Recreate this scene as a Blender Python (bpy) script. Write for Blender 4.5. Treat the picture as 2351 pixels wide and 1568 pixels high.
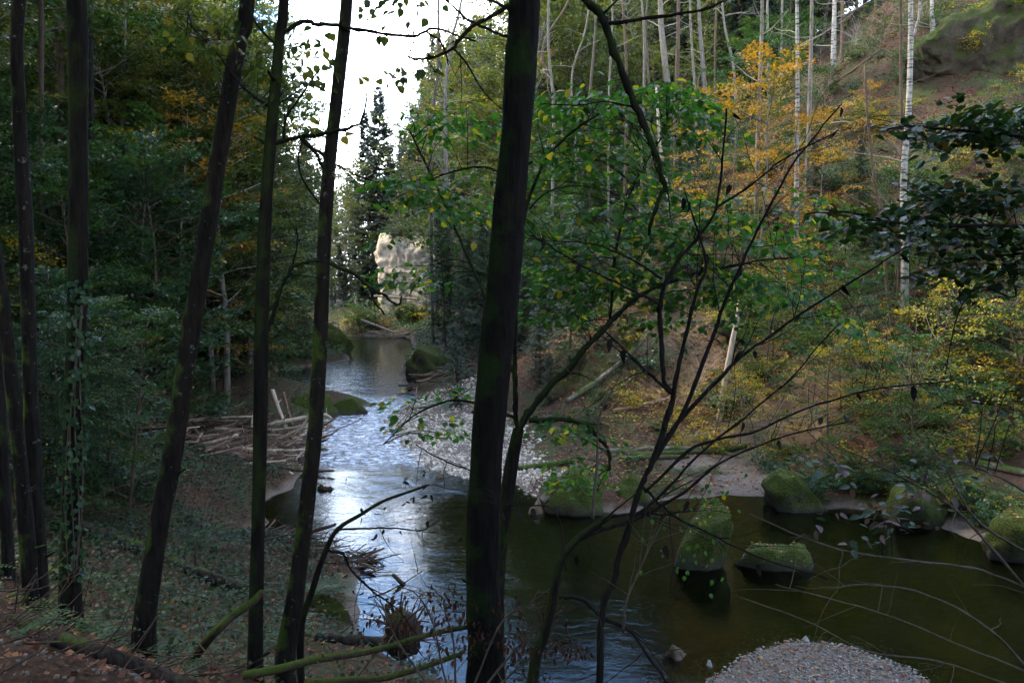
import bpy, math, random
import numpy as np
from mathutils import Vector, Matrix

random.seed(11)
rng = np.random.default_rng(11)
SC = bpy.context.scene
COL = SC.collection
for o in list(bpy.data.objects):
    bpy.data.objects.remove(o)

# ------------------------------------------------------------------ camera
PW, PH = 2351.0, 1568.0            # picture measured at this size
LENS = 28.0
F = PW * LENS / 36.0
CAMZ = 6.0
TILT = math.atan((784 - 620) / F)
cam_d = bpy.data.cameras.new('camera')
cam_d.lens = LENS
cam_d.sensor_width = 36
cam_d.clip_start = 0.1
cam_d.clip_end = 2000
cam = bpy.data.objects.new('camera', cam_d)
COL.objects.link(cam)
cam.location = (0, 0, CAMZ)
cam.rotation_euler = (math.pi / 2 - TILT, 0, 0)
SC.camera = cam

# ------------------------------------------------------------------ world, sun, exposure
SUN_EL, SUN_AZ = math.radians(44), math.radians(-68)   # azimuth from +Y, clockwise
world = bpy.data.worlds.new('World')
SC.world = world
world.use_nodes = True
nt = world.node_tree
nt.nodes.clear()
out = nt.nodes.new('ShaderNodeOutputWorld')
bg = nt.nodes.new('ShaderNodeBackground')
sky = nt.nodes.new('ShaderNodeTexSky')
sky.sky_type = 'NISHITA'
sky.sun_disc = False
sky.sun_elevation = SUN_EL
sky.sun_rotation = SUN_AZ
sky.air_density = 1.5
sky.dust_density = 0.4
sky.ozone_density = 10.0
tc = nt.nodes.new('ShaderNodeTexCoord')
mp = nt.nodes.new('ShaderNodeMapping')
mp.inputs['Scale'].default_value = (1.0, 1.0, 2.6)
cn = nt.nodes.new('ShaderNodeTexNoise')
cn.inputs['Scale'].default_value = 2.4
cn.inputs['Detail'].default_value = 4
cn.inputs['Roughness'].default_value = 0.55
cr = nt.nodes.new('ShaderNodeValToRGB')
cr.color_ramp.elements[0].position = 0.50
cr.color_ramp.elements[1].position = 0.70
cmix = nt.nodes.new('ShaderNodeMix')
cmix.data_type = 'RGBA'
cmix.inputs['B'].default_value = (16.0, 16.6, 17.5, 1)      # sunlit cloud, on the sky node's own scale
nt.links.new(tc.outputs['Generated'], mp.inputs['Vector'])
nt.links.new(mp.outputs['Vector'], cn.inputs['Vector'])
sepz = nt.nodes.new('ShaderNodeSeparateXYZ')          # a cloud layer closes up towards the horizon
mr = nt.nodes.new('ShaderNodeMapRange')
mr.inputs['From Min'].default_value = 0.0
mr.inputs['From Max'].default_value = 0.42
mr.inputs['To Min'].default_value = 0.20
mr.inputs['To Max'].default_value = -0.02
cadd = nt.nodes.new('ShaderNodeMath')
nt.links.new(tc.outputs['Generated'], sepz.inputs['Vector'])
nt.links.new(sepz.outputs['Z'], mr.inputs['Value'])
nt.links.new(mr.outputs['Result'], cadd.inputs[0])
nt.links.new(cn.outputs['Fac'], cadd.inputs[1])
nt.links.new(cadd.outputs[0], cr.inputs['Fac'])
nt.links.new(cr.outputs['Color'], cmix.inputs['Factor'])
nt.links.new(sky.outputs['Color'], cmix.inputs['A'])
nt.links.new(cmix.outputs['Result'], bg.inputs['Color'])
nt.links.new(bg.outputs['Background'], out.inputs['Surface'])
bg.inputs['Strength'].default_value = 0.15

sun_d = bpy.data.lights.new('sun', 'SUN')
sun_d.energy = 1.9
sun_d.angle = math.radians(10)
sun_d.color = (1.0, 0.90, 0.74)
sun = bpy.data.objects.new('sun', sun_d)
COL.objects.link(sun)
sd = Vector((math.sin(SUN_AZ) * math.cos(SUN_EL), math.cos(SUN_AZ) * math.cos(SUN_EL), math.sin(SUN_EL)))
sun.rotation_euler = sd.to_track_quat('Z', 'Y').to_euler()

SC.view_settings.view_transform = 'Standard'
SC.view_settings.look = 'None'
SC.view_settings.gamma = 1.0
SC.view_settings.exposure = 2.6
SC.cycles.use_denoising = True
SC.cycles.max_bounces = 4
SC.cycles.diffuse_bounces = 2
SC.cycles.transparent_max_bounces = 8
SC.cycles.caustics_reflective = False
SC.cycles.caustics_refractive = False
SC.cycles.sample_clamp_indirect = 4
SC.cycles.use_light_tree = False
SC.cycles.volume_bounces = 0
HAZE = 0.00008
SC.cycles.adaptive_threshold = 0.02
world.cycles.sampling_method = 'MANUAL'
world.cycles.sample_map_resolution = 512

# ------------------------------------------------------------------ pixel helpers
UP = np.array([0, math.sin(TILT), math.cos(TILT)])
FW = np.array([0, math.cos(TILT), -math.sin(TILT)])
RT = np.array([1.0, 0, 0])
CAM = np.array([0, 0, CAMZ])


def ray(px, py):
    return FW + RT * ((px - PW / 2) / F) + UP * ((PH / 2 - py) / F)


def pix(px, py, Y):
    d = ray(px, py)
    return CAM + d * (Y / d[1])


def on_z(px, py, z=0.0):
    d = ray(px, py)
    return CAM + d * ((z - CAMZ) / d[2])


def proj(p):
    q = np.asarray(p, float) - CAM
    dz = q @ FW
    return PW / 2 + F * (q @ RT) / dz, PH / 2 - F * (q @ UP) / dz, dz


# ------------------------------------------------------------------ noise
def _hash(ix, iy, s):
    h = np.sin(ix * 127.1 + iy * 311.7 + s * 74.7) * 43758.5453
    return h - np.floor(h)


def vnoise(x, y, s=0):
    ix, iy = np.floor(x), np.floor(y)
    fx, fy = x - ix, y - iy
    fx = fx * fx * (3 - 2 * fx)
    fy = fy * fy * (3 - 2 * fy)
    a = _hash(ix, iy, s); b = _hash(ix + 1, iy, s)
    c = _hash(ix, iy + 1, s); d = _hash(ix + 1, iy + 1, s)
    return (a * (1 - fx) + b * fx) * (1 - fy) + (c * (1 - fx) + d * fx) * fy


def fbm(x, y, s=0, octv=4):
    v, a, t = 0.0, 1.0, 0.0
    for k in range(octv):
        v = v + a * (vnoise(x * 2 ** k, y * 2 ** k, s + k) - 0.5)
        t += a
        a *= 0.5
    return v / t * 2


# ------------------------------------------------------------------ the river's outline and the terrain
def zp(px, py):
    p = on_z(px, py)
    return (p[0], p[1])


RIVER = np.array(
    [(40, 5), (15, 8.0), (8.0, 9.6), zp(2115, 1568), zp(2060, 1528), zp(1950, 1482), zp(1850, 1478), zp(1720, 1515),
     zp(1640, 1568), (2.2, 10.3), (0.6, 10.4), (-0.7, 11.2)] +
    [zp(*q) for q in [(970, 1540), (860, 1490), (832, 1440), (830, 1380), (815, 1315), (760, 1275), (640, 1262), (595, 1205), (615, 1150),
                      (690, 1118), (700, 1060), (730, 1000), (775, 950), (845, 928), (790, 912), (700, 900), (630, 888), (560, 872), (640, 852),
                      (740, 838), (800, 826), (795, 795), (800, 772)]] +
    [(-19, 75), (-30, 80), (-70, 84), (-70, 94), (-30, 90), (-20, 85), (-13, 80)] +
    [zp(*q) for q in [(945, 778), (955, 812), (925, 845), (918, 862), (940, 890), (965, 910), (930, 930), (888, 970), (918, 1022), (1000, 1078),
                      (1090, 1092), (1200, 1112), (1245, 1145), (1265, 1172), (1450, 1176), (1500, 1150), (1560, 1142), (1650, 1134), (1780, 1140),
                      (1810, 1172), (1950, 1165), (2150, 1200), (2230, 1236), (2351, 1285)]] +
    [(26, 15.5), (40, 15)])


RA, RB = RIVER, np.roll(RIVER, -1, axis=0)
RD = RB - RA
RL2 = (RD ** 2).sum(1)


def _sd_chunk(x, y):
    px = x[:, None] - RA[None, :, 0]
    py = y[:, None] - RA[None, :, 1]
    t = np.clip((px * RD[:, 0] + py * RD[:, 1]) / RL2, 0, 1)
    d = np.sqrt(((px - t * RD[:, 0]) ** 2 + (py - t * RD[:, 1]) ** 2).min(1))
    c = (RA[:, 1] > y[:, None]) != (RB[:, 1] > y[:, None])
    dy = np.where(RD[:, 1] == 0, 1e-9, RD[:, 1])
    xi = RA[:, 0] + py * RD[:, 0] / dy
    ins = (c & (x[:, None] < xi)).sum(1) % 2 == 1
    return np.where(ins, -d, d)


def river_sd(x, y):
    """signed distance to the river's ragged outline: negative inside"""
    x = np.atleast_1d(np.asarray(x, float)); y = np.atleast_1d(np.asarray(y, float))
    sh = x.shape
    x = x.ravel(); y = y.ravel()
    wx_ = x + fbm(x * 0.7, y * 0.7, 91, 2) * 0.35
    wy_ = y + fbm(x * 0.7, y * 0.7, 95, 2) * 0.35
    o = np.empty(len(x))
    for k in range(0, len(x), 4000):
        o[k:k + 4000] = _sd_chunk(wx_[k:k + 4000], wy_[k:k + 4000])
    return o.reshape(sh)


def sst(a, b, v):
    t = np.clip((v - a) / (b - a), 0, 1)
    return t * t * (3 - 2 * t)


FLATS = [(on_z(1050, 1000), 4.6, 6.0, 0.09), (on_z(1180, 1060), 3.2, 3.0, 0.10), (on_z(1710, 1095), 2.8, 2.6, 0.18), (on_z(560, 1030), 4.6, 4.6, 0.12),
         ((4.6, 11.6), 3.2, 2.0, 0.07), (on_z(1450, 1040), 4.0, 3.0, 0.3), (on_z(870, 820), 6.0, 6.0, 0.5), (on_z(2240, 1225), 1.2, 1.0, 0.3), ((-11.5, 79), 8, 6, 0.06)]


def blob(x, y, c, rx, ry):
    return np.exp(-(((x - c[0]) / rx) ** 2 + ((y - c[1]) / ry) ** 2) ** 1.5)


XC_Y = np.array([-50, 14, 20, 25, 30, 37, 46, 60, 75, 80, 84, 88, 300])
XC_X = np.array([60, 40, -1, -4.5, -6, -6, -9, -10.5, -14, -17, -18, -19, -64.5])


def is_right(x, y):
    return x > np.interp(y, XC_Y, XC_X)


def height(x, y):
    x = np.asarray(x, float); y = np.asarray(y, float)
    sd = river_sd(x, y)
    d = np.maximum(sd, 0)
    dv = np.maximum(np.abs(x + 0.215 * y) * 0.95 - 5.0, 0.2)      # the side valley straight ahead, beyond the bend
    d = np.where(y > 78, np.minimum(d, dv + 30 * sst(92, 78, y)), d)
    S = np.ones_like(d)
    for c, rx, ry, f in FLATS:
        S = S * (1 - (1 - f) * blob(x, y, c, rx, ry))
    right = is_right(x, y)
    k = np.maximum(sst(11, 22, y), sst(-7, -15, x))
    s2 = 0.42 + 0.42 * k
    zl = 0.42 * np.minimum(d, 7) + s2 * np.maximum(d - 7, 0)
    zr = 0.46 * np.minimum(d, 9) + 0.80 * np.maximum(d - 9, 0)
    z = np.where(right, zr, zl) * S + 0.10 * sst(0, 0.5, d) * S
    z = np.where(z > 30, 30 + (z - 30) * 0.35, z)
    n = fbm(x * 0.16, y * 0.16, 3) * 1.6 + fbm(x * 0.7, y * 0.7, 9) * 0.35 + fbm(x * 2.6, y * 2.6, 21, 2) * 0.07
    amp = sst(0.2, 6, d) * (0.35 + 0.65 * S)
    z = z + n * amp
    bed = -0.62 * sst(0, 3.2, -sd) - 0.08 * sst(0, 0.3, -sd) + fbm(x * 0.8, y * 0.8, 5) * 0.10 * sst(0.2, 1.2, -sd)
    return np.where(sd < 0, bed, np.maximum(z, 0.03 * sst(0, 0.4, d)))


def hz(x, y):
    return float(height(np.array([x]), np.array([y]))[0])


TS = np.concatenate([np.arange(3, 40, 0.12), np.arange(40, 120, 0.5), np.arange(120, 300, 2.0)])


def ground(px, py, default=60.0):
    d = ray(px, py)
    P = CAM[None] + d[None] * (TS / d[1])[:, None]
    h = height(P[:, 0], P[:, 1])
    w = np.where(P[:, 2] < h)[0]
    if len(w) == 0:
        p = pix(px, py, default)
        p[2] = hz(p[0], p[1])
        return p
    p = P[w[0]].copy()
    p[2] = h[w[0]]
    return p


# ------------------------------------------------------------------ mesh builder
class MB:
    def __init__(self):
        self.V = []; self.Q = []; self.R = []; self.n = 0

    def add(self, V, Q, r=None):
        V = np.asarray(V, float).reshape(-1, 3)
        Q = np.asarray(Q, np.int64)
        self.V.append(V)
        self.Q.append(Q + self.n)
        if r is None:
            r = np.zeros(len(Q))
        elif np.isscalar(r):
            r = np.full(len(Q), float(r))
        self.R.append(np.asarray(r, float))
        self.n += len(V)

    def tube(self, pts, rad, sides=6, r=0.5, rough=0.0, cap=True):
        P = np.asarray(pts, float)
        n = len(P)
        rad = np.asarray(rad, float) * np.ones(n)
        T = np.gradient(P, axis=0)
        T /= np.linalg.norm(T, axis=1)[:, None] + 1e-9
        a = np.array([0, 0, 1.0]) if abs(T[0][2]) < 0.9 else np.array([1.0, 0, 0])
        N = np.cross(T[0], a); N /= np.linalg.norm(N)
        th = np.arange(sides) / sides * 2 * math.pi
        ring = []
        ph = random.random() * 50
        for i in range(n):
            N = N - T[i] * (N @ T[i])
            N /= np.linalg.norm(N) + 1e-9
            B = np.cross(T[i], N)
            rr = rad[i] * np.ones(sides)
            if rough:
                rr = rr * (1 + rough * (np.sin(th * 3 + ph + i * 0.05) * 0.5 + np.sin(th * 7 + ph * 2 + i * 0.13) * 0.35 + rng.normal(0, 0.45, sides)))
            ring.append(P[i] + N * (np.cos(th) * rr)[:, None] + B * (np.sin(th) * rr)[:, None])
        V = np.concatenate(ring)
        i0 = (np.arange(n - 1)[:, None] * sides + np.arange(sides)[None]).ravel()
        i1 = (np.arange(n - 1)[:, None] * sides + (np.arange(sides)[None] + 1) % sides).ravel()
        Q = np.stack([i0, i1, i1 + sides, i0 + sides], 1)
        if cap:
            V = np.concatenate([V, P[:1] - T[0] * rad[0] * 0.3, P[-1:] + T[-1] * rad[-1] * 0.5])
            c0, c1 = n * sides, n * sides + 1
            k = np.arange(sides)
            k2 = (k + 1) % sides
            b = (n - 1) * sides
            Q = np.concatenate([Q, np.stack([np.full(sides, c0), k2, k, np.full(sides, c0)], 1)])
            Q = np.concatenate([Q, np.stack([np.full(sides, c1), b + k, b + k2, np.full(sides, c1)], 1)])
        self.add(V, Q, r)

    def leaves(self, P, D, N, L, Wd, r, fold=0.12, full=False):
        n = len(P)
        D = D / (np.linalg.norm(D, axis=1)[:, None] + 1e-9)
        S = np.cross(D, N)
        S /= np.linalg.norm(S, axis=1)[:, None] + 1e-9
        N = np.cross(S, D)
        L = (np.asarray(L) * np.ones(n))[:, None]
        Wd = (np.asarray(Wd) * np.ones(n))[:, None]
        if not full:
            V = np.stack([P, P + D * L * 0.42 + S * Wd * 0.5 + N * fold * Wd, P + D * L, P + D * L * 0.42 - S * Wd * 0.5 + N * fold * Wd], 1).reshape(-1, 3)
            Q = np.arange(n)[:, None] * 4 + np.arange(4)[None]
            self.add(V, Q, r)
        else:
            up = N * fold * Wd
            V = np.stack([P, P + D * L * .28 + S * Wd * .46 + up, P + D * L * .66 + S * Wd * .40 + up, P + D * L - N * fold * Wd,
                          P + D * L * .66 - S * Wd * .40 + up, P + D * L * .28 - S * Wd * .46 + up], 1).reshape(-1, 3)
            b = np.arange(n)[:, None] * 6
            Q = np.concatenate([b + np.array([[0, 1, 2, 3]]), b + np.array([[0, 3, 4, 5]])])
            self.add(V, Q, np.concatenate([np.ones(n) * r, np.ones(n) * r]))

    def mesh(self, name, mat, origin=(0, 0, 0), smooth=False):
        me = bpy.data.meshes.new(name)
        if self.n:
            V = np.concatenate(self.V) - np.asarray(origin, float)[None]
            Q = np.concatenate(self.Q)
            R = np.concatenate(self.R)
            tri = Q[:, 0] == Q[:, 3]
            me.vertices.add(len(V))
            me.vertices.foreach_set('co', V.astype(np.float32).ravel())
            tot = np.where(tri, 3, 4)
            start = np.concatenate([[0], np.cumsum(tot)[:-1]])
            keep = np.ones(Q.shape, bool)
            keep[tri, 3] = False
            loops = Q[keep]
            me.loops.add(len(loops))
            me.loops.foreach_set('vertex_index', loops.astype(np.int32))
            me.polygons.add(len(Q))
            me.polygons.foreach_set('loop_start', start.astype(np.int32))
            me.polygons.foreach_set('loop_total', tot.astype(np.int32))
            if smooth:
                me.polygons.foreach_set('use_smooth', np.ones(len(Q), bool))
            at = me.attributes.new('rnd', 'FLOAT', 'FACE')
            at.data.foreach_set('value', R.astype(np.float32))
            me.update(calc_edges=True)
        me.materials.append(mat)
        return me


ORG = {}


def tag(o, label=None, cat=None, group=None, kind=None):
    if label: o['label'] = label
    if cat: o['category'] = cat
    if group: o['group'] = group
    if kind: o['kind'] = kind
    return o


def thing(name, label, cat, loc, group=None):
    o = bpy.data.objects.new(name, None)
    o.empty_display_size = 0.2
    COL.objects.link(o)
    o.location = tuple(float(v) for v in loc)
    ORG[o] = np.asarray(loc, float)
    return tag(o, label, cat, group)


def part(name, mb, mat, parent, smooth=False, kind=None):
    me = mb.mesh(name, mat, ORG[parent], smooth)
    o = bpy.data.objects.new(name, me)
    COL.objects.link(o)
    o.parent = parent
    ORG[o] = ORG[parent]
    if kind: o['kind'] = kind
    return o


def solo(name, mb, mat, label, cat, loc, group=None, smooth=False, kind=None):
    me = mb.mesh(name, mat, loc, smooth)
    o = bpy.data.objects.new(name, me)
    COL.objects.link(o)
    o.location = tuple(float(v) for v in loc)
    ORG[o] = np.asarray(loc, float)
    return tag(o, label, cat, group, kind)


def copy_tree(o, parent=None):
    c = o.copy()
    COL.objects.link(c)
    if parent is not None:
        c.parent = parent
    for ch in o.children:
        copy_tree(ch, c)
    return c


# ------------------------------------------------------------------ materials
def new_mat(name):
    m = bpy.data.materials.new(name)
    m.use_nodes = True
    m.node_tree.nodes.clear()
    return m, m.node_tree.nodes, m.node_tree.links


def ramp(nodes, stops, interp='LINEAR'):
    r = nodes.new('ShaderNodeValToRGB')
    r.color_ramp.interpolation = interp
    e = r.color_ramp.elements
    while len(e) < len(stops):
        e.new(0.5)
    for k, (p, c) in enumerate(stops):
        e[k].position = p
        e[k].color = (c[0], c[1], c[2], 1)
    return r


def noise_tex(nodes, links, vec, scale, detail=4, rough=0.55, dim='3D'):
    n = nodes.new('ShaderNodeTexNoise')
    n.inputs['Scale'].default_value = scale
    n.inputs['Detail'].default_value = detail
    n.inputs['Roughness'].default_value = rough
    if vec is not None:
        links.new(vec, n.inputs['Vector'])
    return n


def mixc(nodes, links, fac, a, b, blend='MIX'):
    m = nodes.new('ShaderNodeMix')
    m.data_type = 'RGBA'
    m.blend_type = blend
    for sock, v in (('Factor', fac), ('A', a), ('B', b)):
        if isinstance(v, (int, float)):
            m.inputs[sock].default_value = v
        elif isinstance(v, tuple):
            m.inputs[sock].default_value = (v[0], v[1], v[2], 1)
        else:
            links.new(v, m.inputs[sock])
    return m.outputs['Result']


def leaf_mat(name, stops, trans=0.42, rough=0.5, spec=0.32):
    m, N, Lk = new_mat(name)
    dim = 1.0 if name == 'litter' else 1.15 if name == 'leaf_hazel' else 0.9 if name in ('leaf_hazel', 'leaf_orange', 'leaf_yellow') else 0.74
    stops = [(p_, tuple(v * dim for v in c_)) for p_, c_ in stops]
    o = N.new('ShaderNodeOutputMaterial')
    a = N.new('ShaderNodeAttribute'); a.attribute_name = 'rnd'
    oi = N.new('ShaderNodeObjectInfo')
    ad = N.new('ShaderNodeMath'); ad.operation = 'MULTIPLY_ADD'
    ad.inputs[1].default_value = 0.14
    Lk.new(oi.outputs['Random'], ad.inputs[0])
    Lk.new(a.outputs['Fac'], ad.inputs[2])
    sb = N.new('ShaderNodeMath'); sb.operation = 'SUBTRACT'; sb.inputs[1].default_value = 0.07
    Lk.new(ad.outputs[0], sb.inputs[0])
    r = ramp(N, stops)
    Lk.new(sb.outputs[0], r.inputs['Fac'])
    p = N.new('ShaderNodeBsdfPrincipled')
    p.inputs['Roughness'].default_value = rough
    p.inputs['Specular IOR Level'].default_value = spec
    Lk.new(r.outputs['Color'], p.inputs['Base Color'])
    t = N.new('ShaderNodeBsdfTranslucent')
    tcx = mixc(N, Lk, 1.0, r.outputs['Color'], (1.25, 1.3, 0.7), 'MULTIPLY')
    Lk.new(tcx, t.inputs['Color'])
    mx = N.new('ShaderNodeMixShader'); mx.inputs['Fac'].default_value = trans
    Lk.new(p.outputs['BSDF'], mx.inputs[1])
    Lk.new(t.outputs['BSDF'], mx.inputs[2])
    Lk.new(mx.outputs['Shader'], o.inputs['Surface'])
    return m


def bark_mat(name, c1, c2, moss=0.3, moss_col=(0.045, 0.07, 0.012), scale=7.0, zs=0.16, bump=0.8, lichen=0.0, bands=False):
    m, N, Lk = new_mat(name)
    o = N.new('ShaderNodeOutputMaterial')
    p = N.new('ShaderNodeBsdfPrincipled')
    p.inputs['Roughness'].default_value = 0.92
    p.inputs['Specular IOR Level'].default_value = 0.10
    g = N.new('ShaderNodeNewGeometry')
    mpn = N.new('ShaderNodeMapping')
    mpn.inputs['Scale'].default_value = (1, 1, zs)
    Lk.new(g.outputs['Position'], mpn.inputs['Vector'])
    n1 = noise_tex(N, Lk, mpn.outputs['Vector'], scale * 3, 8, 0.65)
    r1 = ramp(N, [(0.32, c1), (0.68, c2)])
    Lk.new(n1.outputs['Fac'], r1.inputs['Fac'])
    col = r1.outputs['Color']
    if bands:
        mb2 = N.new('ShaderNodeMapping')
        mb2.inputs['Scale'].default_value = (1.2, 1.2, 7)
        Lk.new(g.outputs['Position'], mb2.inputs['Vector'])
        n3 = noise_tex(N, Lk, mb2.outputs['Vector'], 2.2, 5, 0.6)
        r3 = ramp(N, [(0.50, (0, 0, 0)), (0.60, (1, 1, 1))])
        Lk.new(n3.outputs['Fac'], r3.inputs['Fac'])
        col = mixc(N, Lk, r3.outputs['Color'], col, (0.07, 0.06, 0.05))
    if lichen > 0:
        n4 = noise_tex(N, Lk, g.outputs['Position'], 9, 5, 0.7)
        r4 = ramp(N, [(1 - lichen, (0, 0, 0)), (1.0 - lichen + 0.05, (1, 1, 1))])
        Lk.new(n4.outputs['Fac'], r4.inputs['Fac'])
        col = mixc(N, Lk, r4.outputs['Color'], col, (0.13, 0.13, 0.11) if c2[0] < 0.1 else (0.28, 0.27, 0.24))
    if moss > 0:
        n2 = noise_tex(N, Lk, g.outputs['Position'], 2.6, 5, 0.6)
        sep = N.new('ShaderNodeSeparateXYZ')
        Lk.new(g.outputs['Normal'], sep.inputs['Vector'])
        ma = N.new('ShaderNodeMath'); ma.operation = 'MULTIPLY_ADD'
        ma.inputs[1].default_value = 0.22
        Lk.new(sep.outputs['Z'], ma.inputs[0])
        Lk.new(n2.outputs['Fac'], ma.inputs[2])
        mb3 = N.new('ShaderNodeMath'); mb3.operation = 'MULTIPLY_ADD'
        mb3.inputs[1].default_value = -0.10
        Lk.new(sep.outputs['X'], mb3.inputs[0])
        Lk.new(ma.outputs[0], mb3.inputs[2])
        r2 = ramp(N, [(max(0.02, 0.80 - moss), (0, 0, 0)), (min(0.98, 0.92 - moss), (1, 1, 1))])
        Lk.new(mb3.outputs[0], r2.inputs['Fac'])
        n5 = noise_tex(N, Lk, g.outputs['Position'], 40, 3)
        mcol = mixc(N, Lk, n5.outputs['Fac'], tuple(v * 0.5 for v in moss_col), tuple(v * 1.6 for v in moss_col))
        col = mixc(N, Lk, r2.outputs['Color'], col, mcol)
    Lk.new(col, p.inputs['Base Color'])
    b = N.new('ShaderNodeBump')
    b.inputs['Strength'].default_value = bump
    b.inputs['Distance'].default_value = 0.03
    Lk.new(n1.outputs['Fac'], b.inputs['Height'])
    Lk.new(b.outputs['Normal'], p.inputs['Normal'])
    Lk.new(p.outputs['BSDF'], o.inputs['Surface'])
    return m


def rock_mat(name, c1, c2, moss=0.5, scale=1.0, moss_col=(0.06, 0.10, 0.012), bump=0.5):
    m, N, Lk = new_mat(name)
    o = N.new('ShaderNodeOutputMaterial')
    p = N.new('ShaderNodeBsdfPrincipled')
    p.inputs['Roughness'].default_value = 0.9
    p.inputs['Specular IOR Level'].default_value = 0.2
    g = N.new('ShaderNodeNewGeometry')
    n1 = noise_tex(N, Lk, g.outputs['Position'], 5 * scale, 8, 0.65)
    r1 = ramp(N, [(0.3, c1), (0.7, c2)])
    Lk.new(n1.outputs['Fac'], r1.inputs['Fac'])
    col = r1.outputs['Color']
    n5 = noise_tex(N, Lk, g.outputs['Position'], 26 * scale, 5, 0.7)
    if moss > 0:
        n2 = noise_tex(N, Lk, g.outputs['Position'], 2.0 * scale, 6, 0.65)
        sep = N.new('ShaderNodeSeparateXYZ')
        Lk.new(g.outputs['Normal'], sep.inputs['Vector'])
        ma = N.new('ShaderNodeMath'); ma.operation = 'MULTIPLY_ADD'
        ma.inputs[1].default_value = 0.32
        Lk.new(sep.outputs['Z'], ma.inputs[0])
        Lk.new(n2.outputs['Fac'], ma.inputs[2])
        r2 = ramp(N, [(max(0.02, 0.86 - moss), (0, 0, 0)), (min(0.99, 1.0 - moss), (1, 1, 1))])
        Lk.new(ma.outputs[0], r2.inputs['Fac'])
        sp = N.new('ShaderNodeSeparateXYZ'); Lk.new(g.outputs['Position'], sp.inputs['Vector'])
        wl = N.new('ShaderNodeMath'); wl.operation = 'MULTIPLY_ADD'; wl.inputs[1].default_value = -0.8
        Lk.new(n2.outputs['Fac'], wl.inputs[0]); Lk.new(sp.outputs['Z'], wl.inputs[2])
        wr_ = ramp(N, [(0.0, (0, 0, 0)), (0.30, (1, 1, 1))])
        wl2 = N.new('ShaderNodeMath'); wl2.operation = 'ADD'; wl2.inputs[1].default_value = 0.42
        Lk.new(wl.outputs[0], wl2.inputs[0])
        Lk.new(wl2.outputs[0], wr_.inputs['Fac'])
        mk = mixc(N, Lk, 1.0, r2.outputs['Color'], wr_.outputs['Color'], 'MULTIPLY')
        mr = ramp(N, [(0.3, tuple(v * 0.3 for v in moss_col)), (0.55, moss_col), (0.75, (moss_col[0] * 1.9, moss_col[1] * 1.6, moss_col[2] * 1.4))])
        Lk.new(n5.outputs['Fac'], mr.inputs['Fac'])
        col = mixc(N, Lk, wr_.outputs['Color'], (0.045, 0.038, 0.026), col)
        col = mixc(N, Lk, mk, col, mr.outputs['Color'])
    Lk.new(col, p.inputs['Base Color'])
    ad = N.new('ShaderNodeMath'); ad.operation = 'ADD'
    Lk.new(n1.outputs['Fac'], ad.inputs[0]); Lk.new(n5.outputs['Fac'], ad.inputs[1])
    b = N.new('ShaderNodeBump')
    b.inputs['Strength'].default_value = bump
    b.inputs['Distance'].default_value = 0.08
    Lk.new(ad.outputs[0], b.inputs['Height'])
    Lk.new(b.outputs['Normal'], p.inputs['Normal'])
    Lk.new(p.outputs['BSDF'], o.inputs['Surface'])
    return m


M = {}
M['leaf_green'] = leaf_mat('leaf_green', [(0.0, (0.018, 0.042, 0.012)), (0.35, (0.035, 0.085, 0.018)), (0.62, (0.06, 0.12, 0.022)), (0.80, (0.15, 0.16, 0.02)), (0.92, (0.34, 0.24, 0.02)), (1.0, (0.40, 0.20, 0.02))])
M['leaf_blue'] = leaf_mat('leaf_blue', [(0.0, (0.015, 0.04, 0.022)), (0.5, (0.04, 0.095, 0.045)), (0.8, (0.07, 0.13, 0.05)), (0.93, (0.2, 0.19, 0.03)), (1.0, (0.36, 0.24, 0.03))], rough=0.34)
M['leaf_olive'] = leaf_mat('leaf_olive', [(0.0, (0.035, 0.055, 0.014)), (0.45, (0.08, 0.11, 0.022)), (0.75, (0.14, 0.15, 0.028)), (0.92, (0.24, 0.18, 0.03)), (1.0, (0.26, 0.12, 0.03))], trans=0.45)
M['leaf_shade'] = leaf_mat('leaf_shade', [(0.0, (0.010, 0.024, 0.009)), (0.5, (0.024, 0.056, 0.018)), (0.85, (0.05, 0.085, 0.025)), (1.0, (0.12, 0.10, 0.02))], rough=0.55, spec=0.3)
M['leaf_orange'] = leaf_mat('leaf_orange', [(0.0, (0.09, 0.08, 0.012)), (0.35, (0.24, 0.14, 0.012)), (0.65, (0.38, 0.18, 0.012)), (0.85, (0.38, 0.11, 0.012)), (1.0, (0.22, 0.06, 0.012))])
M['leaf_yellow'] = leaf_mat('leaf_yellow', [(0.0, (0.04, 0.085, 0.012)), (0.35, (0.12, 0.14, 0.015)), (0.6, (0.34, 0.25, 0.015)), (0.85, (0.46, 0.28, 0.015)), (1.0, (0.34, 0.15, 0.015))])
M['leaf_hazel'] = leaf_mat('leaf_hazel', [(0.0, (0.016, 0.05, 0.012)), (0.4, (0.032, 0.10, 0.016)), (0.72, (0.06, 0.14, 0.018)), (0.82, (0.20, 0.21, 0.015)), (0.92, (0.36, 0.28, 0.018)), (1.0, (0.36, 0.19, 0.02))], trans=0.55)
M['leaf_dark'] = leaf_mat('leaf_dark', [(0.0, (0.012, 0.036, 0.010)), (0.6, (0.026, 0.07, 0.016)), (0.92, (0.05, 0.09, 0.016)), (1.0, (0.14, 0.08, 0.015))], trans=0.4, rough=0.42, spec=0.4)
M['leaf_dry'] = leaf_mat('leaf_dry', [(0.0, (0.03, 0.012, 0.007)), (0.6, (0.07, 0.024, 0.012)), (1.0, (0.12, 0.045, 0.02))], trans=0.2, rough=0.7, spec=0.2)
M['leaf_purple'] = leaf_mat('leaf_purple', [(0.0, (0.03, 0.06, 0.03)), (0.4, (0.06, 0.10, 0.06)), (0.6, (0.12, 0.07, 0.06)), (1.0, (0.16, 0.07, 0.06))], trans=0.25, rough=0.5, spec=0.3)
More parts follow.
